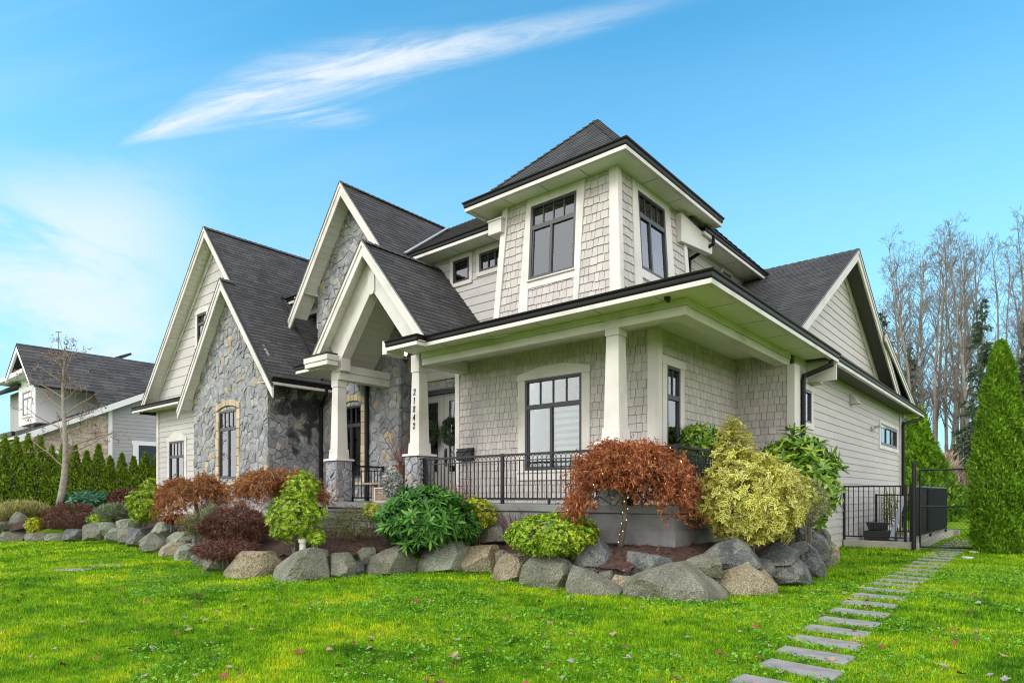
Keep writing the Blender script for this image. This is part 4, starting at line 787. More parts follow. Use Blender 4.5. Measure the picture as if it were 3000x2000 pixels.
def shrub(name, label, box, d, m, kind='blade', n=1500, ln=.09, wd=.03, whorl=0, lump=.18, up=.35, group=None, cat='shrub', seed=None, base_z=None, flatten=1., shell=.6, m2=None, depthk=1., stemn=7, droop=0., freq=2.2, jit=.5, stemmat=None):
    seed = seed or (abs(hash(label)) % 9999 if False else sum(map(ord, label)) % 9999); c, rx, rz = dims(*box, d); rx = max(rx * .6, rx - ln * .45); rz = max(rz * .6, rz - ln * .4); ry = rx * depthk
    base = c - UP * rz; root = empty(name, tuple(base if base_z is None else (c[0], c[1], base_z)), label, cat, group)
    sd_ = Vector(); r_ = np.random.default_rng(seed)
    nn = n // max(1, whorl); P_, D_, r_ = blob_points(nn, rx, ry, rz, lump, seed, shell, freq=freq)
    # sheared so that x runs across the view
    ax = np.stack([RT, FW, UP]); P_ = P_ @ ax; D_ = D_ @ ax
    if whorl:
        k = whorl; ax_ = unit(D_ + UP * up + r_.normal(size=D_.shape) * .25); t_ = unit(np.cross(ax_, r_.normal(size=D_.shape))); b_ = np.cross(ax_, t_); AA = []; PP = []; NN = []
        for j in range(k):
            a = 2 * math.pi * j / k + r_.uniform(-.3, .3, nn)[:, None]; el = r_.uniform(.15, .75, nn)[:, None]
            AA.append(unit((t_ * np.cos(a) + b_ * np.sin(a)) + ax_ * el)); PP.append(P_); NN.append(ax_)
        A_ = np.concatenate(AA); P2 = np.concatenate(PP); N_ = np.concatenate(NN)
    else:
        A_ = unit(D_ * .7 + UP * up + r_.normal(size=D_.shape) * jit - UP * droop); P2 = P_; N_ = unit(D_ + UP * .3 + r_.normal(size=D_.shape) * .35)
    q = len(P2); Ls = ln * r_.uniform(.6, 1.25, q); Ws = wd * r_.uniform(.7, 1.2, q)
    P3 = P2 + c; keep = P3[:, 2] > (base_z if base_z is not None else -1) + .02; P3, A_, N_, Ls, Ws = P3[keep], A_[keep], N_[keep], Ls[keep], Ws[keep]
    V, Fa, nt_ = leaves(P3, A_, N_, Ls, Ws, kind); mats = [m]; mi = None
    if m2 is not None:
        V2, F2, _ = leaves(P3 + N_ * .004 + A_ * Ls[:, None] * .1, A_, N_, Ls * .72, Ws * .45, kind); mi = np.concatenate([np.zeros(len(Fa)), np.ones(len(F2))]); F2 = F2 + len(V); V = np.concatenate([V, V2]); Fa = np.concatenate([Fa, F2]); mats = [m, m2]
    npmesh('foliage', V, Fa, mats, mi, root)
    if stemn: stems(c, base[2] if base_z is None else base_z, rx * .8, rz * .8, stemn, stemmat or M_bark, root, seed)
    return root
# ------------------------------------------------------------------ ground, bed
def gmat(name, stops, scale, bump=.5, bs=60, extra=None, rough=.9):
    return mat(name, stops, rough, scale, bump=bump, bscale=bs, detail=8)
def lawnmat():
    m = bpy.data.materials.new('lawn_turf'); m.use_nodes = True; t = m.node_tree; b = t.nodes['Principled BSDF']; b.inputs['Roughness'].default_value = .75; b.inputs['Specular IOR Level'].default_value = .08
    g = t.nodes.new('ShaderNodeNewGeometry'); P = g.outputs['Position']
    def nse(s, det=4, dist=0.): n = t.nodes.new('ShaderNodeTexNoise'); n.inputs['Scale'].default_value = s; n.inputs['Detail'].default_value = det; n.inputs['Distortion'].default_value = dist; t.links.new(P, n.inputs[0]); return n.outputs[0]
    a = nse(.9, 6, .8); c = nse(5.5, 6, .5); r_ = ramp(t, [(.36, (.050, .150, .006)), (.44, (.110, .265, .007)), (.53, (.21, .39, .009)), (.63, (.43, .51, .014))]); s = mth('ADD', mth('MULTIPLY', a, .55, tree=t), mth('MULTIPLY', c, .45, tree=t), tree=t); t.links.new(s, r_.inputs[0])
    v_ = mrange(g.outputs['Random Per Island'], 0, 1, .50, 1.50, tree=t, smooth=False); br = nse(6.5, 6, .6); rb = mrange(br, .60, .70, 0, .75, tree=t)
    sc = t.nodes.new('ShaderNodeVectorMath'); sc.operation = 'SCALE'; t.links.new(r_.outputs[0], sc.inputs[0]); t.links.new(v_, sc.inputs['Scale'])
    mx = t.nodes.new('ShaderNodeMix'); mx.data_type = 'RGBA'; t.links.new(rb, mx.inputs[0]); t.links.new(sc.outputs[0], mx.inputs[6]); mx.inputs[7].default_value = (.16, .17, .04, 1)
    t.links.new(mx.outputs[2], b.inputs['Base Color']); tr = t.nodes.new('ShaderNodeBsdfTranslucent'); t.links.new(mx.outputs[2], tr.inputs[0]); ms = t.nodes.new('ShaderNodeMixShader'); ms.inputs[0].default_value = .25
    t.links.new(b.outputs[0], ms.inputs[1]); t.links.new(tr.outputs[0], ms.inputs[2]); t.links.new(ms.outputs[0], t.nodes['Material Output'].inputs[0]); return m
M_lawn = lawnmat(); M_turf = lawnmat(); M_turf.name = 'turf_base'
for q_ in M_turf.node_tree.nodes:
    if q_.bl_idname == 'ShaderNodeMapRange' and abs(q_.inputs[3].default_value - .5) < 1e-3 and abs(q_.inputs[4].default_value - 1.5) < 1e-3: q_.inputs[3].default_value = q_.inputs[4].default_value = .65
def und(x, y): return .035 * np.sin(x * .55 + 1.3) * np.cos(y * .6 + .4) + .015 * np.sin(x * 1.7 + y * 1.1)
gx0, gx1, gy0, gy1, gs = -34., 8., -4., 34., .5
xs = np.arange(gx0, gx1 + .01, gs); ys = np.arange(gy0, gy1 + .01, gs); X_, Y_ = np.meshgrid(xs, ys); edge = np.minimum.reduce([X_ - gx0, gx1 - X_, Y_ - gy0, gy1 - Y_]); Z_ = und(X_, Y_) * np.clip(edge / 2, 0, 1) - .02 * 0
V = np.stack([X_, Y_, Z_], -1).reshape(-1, 3); nx_, ny_ = len(xs), len(ys); I = np.arange(nx_ * ny_).reshape(ny_, nx_); Fq = np.stack([I[:-1, :-1], I[:-1, 1:], I[1:, 1:], I[1:, :-1]], -1).reshape(-1, 4)
b = len(V); out_ = [(-900, -300, 0), (900, -300, 0), (900, 1500, 0), (-900, 1500, 0), (gx0, gy0, 0), (gx1, gy0, 0), (gx1, gy1, 0), (gx0, gy1, 0)]
V = np.concatenate([V, np.array(out_)]); Fq = np.concatenate([Fq, np.array([(b, b + 1, b + 5, b + 4), (b + 1, b + 2, b + 6, b + 5), (b + 2, b + 3, b + 7, b + 6), (b + 3, b, b + 4, b + 7)])])
tag(npmesh('ground', V, Fq, M_turf, smooth=True), kind='structure')
# front edge of the planting bed, from the photograph's line of boulders (u, depth)
EDGE = [(-260, 19.5), (0, 18.6), (200, 19.0), (330, 18.4), (390, 17.0), (450, 15.0), (545, 13.3), (650, 11.7), (735, 10.6), (870, 10.1), (1000, 10.6), (1170, 10.9), (1290, 11.3), (1405, 11.2), (1500, 10.2), (1600, 9.3), (1750, 8.5), (1990, 8.35), (2180, 8.7), (2330, 9.9), (2400, 10.9), (2452, 13.6), (2440, 16.5)]
EP = np.array([at(u, HY, d)[:2] for u, d in EDGE])
poly = [tuple(p) for p in EP] + [(-4.3, 17.5), (-4.3, 14.5), (-4.45, 9.1), (-10.3, 9.1), (-14, 9.4), (-16.3, 9.1), (-21, 9.1), (-25, 9.5), (-34, 22.), (-34, 14.)]
def inside(px, py, pl):
    c = np.zeros(px.shape, bool); n = len(pl)
    for i in range(n):
        x1, y1 = pl[i]; x2, y2 = pl[(i + 1) % n]; k_ = ((y1 > py) != (y2 > py)) & (px < (x2 - x1) * (py - y1) / (y2 - y1 + 1e-12) + x1); c ^= k_
    return c
def dist_edge(px, py):
    best = np.full(px.shape, 1e9)
    for i in range(len(EP) - 1):
        a, b_ = EP[i], EP[i + 1]; ab = b_ - a; t_ = np.clip(((px - a[0]) * ab[0] + (py - a[1]) * ab[1]) / (ab @ ab), 0, 1); best = np.minimum(best, np.hypot(px - a[0] - ab[0] * t_, py - a[1] - ab[1] * t_))
    return best
def bedz(px, py):
    d_ = dist_edge(px, py); return .06 + .50 * np.clip(d_ / 1.1, 0, 1) ** .8 + .25 * np.clip((d_ - 2.5) / 6, 0, 1)
xs = np.arange(-36, -1.5, .16); ys = np.arange(3, 24, .16); X_, Y_ = np.meshgrid(xs, ys); ins = inside(X_, Y_, poly) & (dist_edge(X_, Y_) > .38); Z_ = bedz(X_, Y_) + rng.normal(0, .012, X_.shape); nx_, ny_ = len(xs), len(ys)
I = np.arange(nx_ * ny_).reshape(ny_, nx_); ok = ins[:-1, :-1] & ins[:-1, 1:] & ins[1:, 1:] & ins[1:, :-1]; Fq = np.stack([I[:-1, :-1], I[:-1, 1:], I[1:, 1:], I[1:, :-1]], -1)[ok]
M_mulch = mat('bark_mulch', [(.018, .010, .007), (.05, .024, .016), (.10, .045, .028)], .95, 14, bump=1., bscale=70, detail=8)
used = np.unique(Fq); mp_ = np.full(nx_ * ny_, -1); mp_[used] = np.arange(len(used)); tag(npmesh('planting_bed', np.stack([X_, Y_, Z_], -1).reshape(-1, 3)[used], mp_[Fq], M_mulch, smooth=True), kind='structure')
# bark chips and leaf litter on the bed
n = 9000; px = rng.uniform(-30, -2.5, n * 3); py = rng.uniform(6, 18, n * 3); k_ = inside(px, py, poly) & (dist_edge(px, py) > .15); px, py = px[k_][:n], py[k_][:n]; Pz = np.stack([px, py, bedz(px, py) + .012], -1)
a = unit(np.stack([rng.normal(size=len(px)), rng.normal(size=len(px)), rng.normal(size=len(px)) * .25], -1)); V, Fa, _ = leaves(Pz, a, unit(UP + rng.normal(size=a.shape) * .4), rng.uniform(.03, .09, len(px)), rng.uniform(.012, .04, len(px)), 'oval')
tag(npmesh('bark_litter', V, Fa, leafmat('litter', [(0, (.03, .015, .01)), (.7, (.10, .045, .025)), (.93, (.20, .08, .03)), (1, (.35, .20, .06))], .8, 0)), 'loose bark chips and fallen brown leaves on the planting bed', 'mulch', kind='stuff')
# grass blades ---------------------------------------------------------------
pav_uv = [(2225, 1990)]
PATH = [at(2225, HY, 4.55)[:2]]
def grass_field():
    Vs = []; Fs = []; base = 0
    for (d0, d1, dens, h, w_) in ((3.6, 6.5, 4600, .040, .0050), (6.5, 9.5, 2100, .044, .0068), (9.5, 14, 850, .046, .011), (14, 27, 260, .055, .020)):
        wl = 1900 / F
        area = (d1 * d1 - d0 * d0) * wl; n = int(area * dens)
        dd = np.sqrt(rng.uniform(d0 * d0, d1 * d1, n)); ss = rng.uniform(-wl, wl, n) * dd; P_ = dd[:, None] * FW[:2] + ss[:, None] * RT[:2]; px, py = P_[:, 0], P_[:, 1]
        ok = ~(inside(px, py, poly) & (dist_edge(px, py) > .42)) & ~((px < -4.2) & (py > 9.2))
        ok &= ~((px < -2.45) & (py > 19.0) & (px > -4.3)); ok &= ~on_paver(px, py); px, py = px[ok], py[ok]; n = len(px)
        z = und(px, py) * np.clip(np.minimum.reduce([px - gx0, gx1 - px, py - gy0, gy1 - py]) / 2, 0, 1)
        a = rng.uniform(0, 6.28, n); lean = rng.uniform(.1, 1.1, n); hh = h * rng.uniform(.5, 1.3, n) * (1 + .25 * np.sin(px * 7.3 + py * 3) * np.cos(py * 5.9)); dx_, dy_ = np.cos(a), np.sin(a); ww = w_ * rng.uniform(.7, 1.3, n)
        b0 = np.stack([px, py, z - .004], -1); s_ = np.stack([-dy_, dx_, np.zeros(n)], -1) * ww[:, None] / 2; l_ = np.stack([dx_, dy_, np.zeros(n)], -1)
        mid = b0 + UP * (hh * .6)[:, None] + l_ * (lean * hh * .25)[:, None]; tip = b0 + UP * (hh * np.clip(1.05 - .35 * lean, .4, 1))[:, None] + l_ * (lean * hh * .8)[:, None]
        Vv = np.stack([b0 - s_, b0 + s_, mid + s_ * .8, mid - s_ * .8, tip], 1).reshape(-1, 3); i0 = base + np.arange(n)[:, None] * 5
        Fs.append(np.concatenate([i0 + np.array([[0, 1, 2]]), i0 + np.array([[0, 2, 3]]), i0 + np.array([[3, 2, 4]])])); Vs.append(Vv); base += len(Vv)
    return np.concatenate(Vs), np.concatenate(Fs)
# stepping slabs of the side path (photo pixel of each slab's middle, ground at z=0)
slab = [(2276, 1988), (2343, 1956), (2381, 1913), (2417, 1876), (2452.6, 1845), (2486, 1821), (2519, 1797), (2548, 1774.5), (2572, 1754.5), (2593, 1735.5), (2614, 1718), (2637, 1703), (2657, 1690.5), (2676, 1678.6), (2692, 1668)]
slab = [(2343 - (2381 - 2343) * 1.9, 2010)] + slab[1:]
slab_c = []
for u, v in slab: slab_c.append(atz(u, v, 0)[:2])
pc = np.array(slab_c)
# regular spacing fitted through those points, continued to the gate and behind it
Lp = .40
c_list = [pc[0], pc[1]] + [pc[i] for i in range(2, len(pc))]
dlast = unit(np.array([pc[-1] - pc[-5]]))[0]; Lp = np.linalg.norm(pc[-1] - pc[-5]) / 4
for i in range(14): c_list.append(c_list[-1] + dlast * Lp + np.array([.0, .0]))
c_list = np.array(c_list)
# slab long axis: along X (house front) as in the photo
def slab_axis(i): return np.array([.985, .17]) if i < 30 else RT[:2]
sl_cor = atz(2253.6, 1927, 0)[:2], atz(2460, 1963, 0)[:2]; la = sl_cor[1] - sl_cor[0]; LL = np.linalg.norm(la); la /= LL; sa = np.array([-la[1], la[0]])
SW = .31; LL = .58
def on_paver(px, py):
    o = np.zeros(px.shape, bool)
    for c in c_list: dx_, dy_ = px - c[0], py - c[1]; o |= (np.abs(dx_ * la[0] + dy_ * la[1]) < LL / 2 - .005) & (np.abs(dx_ * sa[0] + dy_ * sa[1]) < SW / 2 - .005)
    return o
M_slab = mat('slab_stone', [(.17, .16, .15), (.27, .25, .24), (.31, .29, .28)], .75, 4.5, bump=.35, bscale=60, detail=8)
ORD = 'nearest second third fourth fifth sixth seventh eighth ninth tenth eleventh twelfth thirteenth fourteenth fifteenth sixteenth seventeenth eighteenth nineteenth twentieth'.split() + ['twenty-' + q for q in 'first second third fourth fifth sixth seventh eighth ninth'.split()] + ['thirtieth'] + ['thirty-' + q for q in 'first second third fourth fifth sixth seventh eighth ninth'.split()]
for i, c in enumerate(c_list):
    mb = MB(); cr = [(-1, -1), (1, -1), (1, 1), (-1, 1)]; j = [random.uniform(-.012, .012) for _ in range(8)]
    p = [np.array([*(la * (a * LL / 2 + j[k]) + sa * (b_ * SW / 2 + j[k + 4] * .6)), 0]) for k, (a, b_) in enumerate(cr)]; z = und(c[0], c[1])
    mb.hexa([q + UP * -.03 for q in p], [q + UP * .017 for q in p]); o = mb.build('stepping_slab', M_slab, bevel=.004); o.location = (c[0], c[1], z)
    o.rotation_euler[2] = random.uniform(-.05, .05); tag(o, ('grey stepping slab nearest the camera on the side path' if i == 0 else 'grey stepping slab, %s from the camera end of the side path' % ORD[i]), 'paving slab', 'stepping slabs of the side path')
for (u, v, lab) in ((215, 1668, 'left of two flat flagstones sunk in the left lawn'), (318, 1655, 'right of two flat flagstones sunk in the left lawn')):
    c = atz(u, v, 0); mb = MB(); mb.hexa([(-.3, -.16, -.03), (.32, -.14, -.03), (.28, .16, -.03), (-.26, .14, -.03)], [(-.3, -.16, .012), (.32, -.14, .012), (.28, .16, .012), (-.26, .14, .012)]); o = mb.build('flagstone', M_slab, bevel=.008); o.location = tuple(c); o.rotation_euler[2] = YAW; tag(o, lab, 'paving slab', 'flagstones in the left lawn')
V, Fa = grass_field(); tag(npmesh('grass', V, Fa, M_lawn), 'short bright green and mossy yellow grass of the lawn', 'grass', kind='stuff')
# clover / broad weeds near the path
n = 40000; dd = np.sqrt(rng.uniform(4.3 ** 2, 13 ** 2, n)); ss = rng.uniform(-.6, .85, n) * dd; P_ = dd[:, None] * FW[:2] + ss[:, None] * RT[:2]; px, py = P_[:, 0], P_[:, 1]
den = np.array([noise.noise(Vector((x * .7, y * .7, 3.3))) for x, y in P_]); ok = (den > .08) & ~(inside(px, py, poly)) & ~on_paver(px, py); px, py = px[ok], py[ok]; n = len(px)
A_ = unit(np.stack([rng.normal(size=n), rng.normal(size=n), np.full(n, .35)], -1)); V, Fa, _ = leaves(np.stack([px, py, und(px, py) + .03], -1), A_, unit(UP + rng.normal(size=A_.shape) * .3), rng.uniform(.022, .042, n), rng.uniform(.018, .032, n), 'oval')
tag(npmesh('clover', V, Fa, leafmat('clover_leaf', [(0, (.07, .24, .02)), (.6, (.13, .36, .03)), (1, (.24, .46, .06))], .5)), 'low clover and broad weeds growing through the lawn by the path', 'clover', kind='stuff')
# fallen leaves, one object each
M_fall = [mat('fallen_leaf_' + nme, c, .7) for nme, c in (('brown', (.16, .06, .03)), ('tan', (.34, .22, .14)), ('red', (.22, .045, .03)), ('grey', (.26, .23, .22)))]
LM = []
for k in range(8):
    V, F_ = [], []; n = 9; sz = 1
    rim = [(math.cos(a) * (1 if i % 2 == 0 else .62) * random.uniform(.8, 1.1), math.sin(a) * (.8 if i % 2 == 0 else .5)) for i, a in enumerate([2 * math.pi * i / n for i in range(n)])]
    mb = MB(); vs = [(x, y, .25 * x * x - .12 * abs(y) + random.uniform(0, .15)) for x, y in rim] + [(0, 0, 0)]; mb.add(vs, [(i, (i + 1) % n, n) for i in range(n)])
    me = bpy.data.meshes.new('fallen_leaf'); me.from_pydata(mb.v, [], mb.f); me.materials.append(M_fall[k % 4]); LM.append(me)
cnt = 0
while cnt < 290:
    d_ = random.uniform(4.3, 9.5); s_ = random.uniform(-.8, .8) * d_; p = FW * d_ + RT * s_
    if inside(np.array([p[0]]), np.array([p[1]]), poly)[0]: continue
    o = bpy.data.objects.new('fallen_leaf', random.choice(LM)); COL.objects.link(o); k = random.uniform(.018, .038); k *= 1.35; o.scale = (k, k, k); o.location = (p[0], p[1], float(und(p[0], p[1])) + .03); o.rotation_euler = (random.uniform(-.4, .4), random.uniform(-.4, .4), random.uniform(0, 6.28))
    tag(o, 'small curled fallen leaf lying on the front lawn', 'fallen leaf', 'fallen leaves scattered over the lawn'); cnt += 1
# ------------------------------------------------------------------ boulders
def rockmat(name, cols, moss=(.10, .12, .05), band=0.):
    m = mat(name, cols, .85, 2.6, bump=1., bscale=22, detail=10, bdetail=12); t = m.node_tree; b = t.nodes['Principled BSDF']; src = b.inputs['Base Color'].links[0].from_socket
    g = t.nodes.new('ShaderNodeNewGeometry'); nn = t.nodes.new('ShaderNodeTexNoise'); nn.inputs['Scale'].default_value = 3.2; nn.inputs['Detail'].default_value = 12; nn.inputs['Roughness'].default_value = .75; t.links.new(g.outputs['Position'], nn.inputs[0])
    [setattr(q_.inputs['Distance'], 'default_value', .035) for q_ in t.nodes if q_.bl_idname == 'ShaderNodeBump']; f = mrange(nn.outputs[0], .50, .56, 0, .8, tree=t); mx = t.nodes.new('ShaderNodeMix'); mx.data_type = 'RGBA'; t.links.new(f, mx.inputs[0]); t.links.new(src, mx.inputs[6]); mx.inputs[7].default_value = (*moss, 1)
    n3 = t.nodes.new('ShaderNodeTexNoise'); n3.inputs['Scale'].default_value = 60; n3.inputs['Detail'].default_value = 6; t.links.new(g.outputs['Position'], n3.inputs[0]); k = mrange(n3.outputs[0], .33, .67, .55, 1.45, tree=t); sc = t.nodes.new('ShaderNodeVectorMath'); sc.operation = 'SCALE'; t.links.new(mx.outputs[2], sc.inputs[0]); t.links.new(k, sc.inputs['Scale']); t.links.new(sc.outputs[0], b.inputs['Base Color']); return m
RM = {'grey': rockmat('boulder_grey', [(.11, .12, .09), (.22, .22, .17)], (.14, .14, .09)), 'dark': rockmat('boulder_dark', [(.045, .05, .052), (.11, .12, .12)], (.15, .155, .13)),
      'light': rockmat('boulder_light', [(.11, .11, .08), (.205, .20, .155)], (.105, .105, .065)), 'tan': rockmat('boulder_tan', [(.20, .17, .105), (.33, .29, .195)], (.17, .12, .065)),
      'green': rockmat('boulder_green', [(.13, .15, .115), (.24, .265, .20)], (.24, .26, .19))}
def rock(out_px, d, m, label, zb=None, thick=None, seed=1, cat='boulder'):
    "out_px: outline in the photo seen at depth d, given real depth by hulling it with smaller front and back sections"
    r_ = random.Random(seed * 77 + 5); pts = [at(u, v, d) for u, v in out_px]; c = sum(pts) / len(pts); pts = [c + (p - c) * 1.13 for p in pts]; wid = max(p @ RT for p in pts) - min(p @ RT for p in pts); th = thick or wid * .5
    bm = bmesh.new(); P2 = []
    cc = c.copy()
    for sc_, off in ((1.0, .05), (.95, -.35), (.62, -.85), (.96, .5), (.75, 1.1)):
        for p in pts: q = cc + (p - cc) * (sc_ * r_.uniform(.90, 1.06) if sc_ < 1 else 1.) + FW * th * off * r_.uniform(.75, 1.15); P2.append(q)
    # keep the visible outline: everything else is scaled about the camera ray by its own depth
    bz = (min(p[2] for p in pts)) - .12
    for p in P2: bm.verts.new((p[0], p[1], p[2]))
    for p in pts: bm.verts.new((p[0], p[1], min(p[2], bz + .1)))
    bmesh.ops.convex_hull(bm, input=bm.verts); bmesh.ops.delete(bm, geom=[v for v in bm.verts if not v.link_faces], context='VERTS')
    ctr = sum((v.co for v in bm.verts), Vector()) / len(bm.verts)
    for q in range(16):                                   # cleave flat faces off the side one sees and the top
        nv = Vector(tuple(-FW * r_.uniform(.2, 1.) + RT * r_.uniform(-1., 1.) + UP * r_.uniform(-.35, 1.))).normalized(); sup = max((v.co - ctr).dot(nv) for v in bm.verts); co = ctr + nv * sup * r_.uniform(.68, .92)
        bmesh.ops.bisect_plane(bm, geom=list(bm.verts) + list(bm.edges) + list(bm.faces), plane_co=co, plane_no=nv, clear_outer=True); bmesh.ops.holes_fill(bm, edges=[e_ for e_ in bm.edges if e_.is_boundary], sides=0)
    bmesh.ops.remove_doubles(bm, verts=bm.verts, dist=.012)
    bmesh.ops.dissolve_limit(bm, angle_limit=R(9), verts=bm.verts, edges=bm.edges); bmesh.ops.bevel(bm, geom=list(bm.edges), offset=.005, segments=1, affect='EDGES', clamp_overlap=True)
    bmesh.ops.triangulate(bm, faces=bm.faces)
    for _ in range(3):
        es = [e_ for e_ in bm.edges if e_.calc_length() > max(.05, wid * .065)]
        if es: bmesh.ops.subdivide_edges(bm, edges=es, cuts=1)
        bmesh.ops.triangulate(bm, faces=bm.faces)
    bm.normal_update(); amp = .009 * min(1.1, wid + .25); tl_ = R(r_.uniform(-25, 25))
    for v in bm.verts:
        k = Vector(v.co) * 3.2 + Vector((seed * 3.1, 0, 0)); st_ = v.co[2] * math.cos(tl_) + (v.co[0] * .7 + v.co[1] * .3) * math.sin(tl_); lay = math.floor((st_ + .05 * noise.noise(k * .6)) * 11) % 2
        f = noise.fractal(k, .8, 2.2, 4) * .8 + .55 * noise.cell(Vector((k[0] * .9, k[1] * .9, k[2] * .8 + 3 * lay))) - .35 * lay; v.co += v.normal * f * amp
    org = Vector((c[0], c[1], bz)); 
    for v in bm.verts: v.co -= org
    me = bpy.data.meshes.new('boulder'); bm.to_mesh(me); bm.free(); me.materials.append(RM[m]); me.polygons.foreach_set('use_smooth', [False] * len(me.polygons)); o = bpy.data.objects.new('boulder', me); COL.objects.link(o); o.location = org
    return tag(o, label, cat, 'boulders edging the planting bed')
def bx_out(x0, y0, x1, y1, s):
    r_ = random.Random(s); n = 8; o = []
    for i in range(n):
        a = 2 * math.pi * (i + r_.uniform(-.3, .3)) / n; k = r_.uniform(.86, 1.05); ca, sa_ = math.cos(a), math.sin(a); k /= max(abs(ca), abs(sa_)) ** .75
        o.append(((x0 + x1) / 2 + (x1 - x0) / 2 * max(-1, min(1, ca * k)), (y0 + y1) / 2 + (y1 - y0) / 2 * max(-1, min(1, sa_ * k))))
    return o
g3 = lambda *p: [(1100 + x / 1.68, 1350 + y / 1.68) for x, y in p]; g5 = lambda *p: [(400 + x / 2.24, 1050 + y / 2.24) for x, y in p]
def bb3(x0, y0, x1, y1, s): return bx_out(1100 + x0 / 1.68, 1350 + y0 / 1.68, 1100 + x1 / 1.68, 1350 + y1 / 1.68, s)
def bb5(x0, y0, x1, y1, s): return bx_out(400 + x0 / 2.24, 1050 + y0 / 2.24, 400 + x1 / 2.24, 1050 + y1 / 2.24, s)
def bb1(x0, y0, x1, y1, s): return bx_out(x0 / 2.24, 950 + y0 / 2.24, x1 / 2.24, 950 + y1 / 2.24, s)
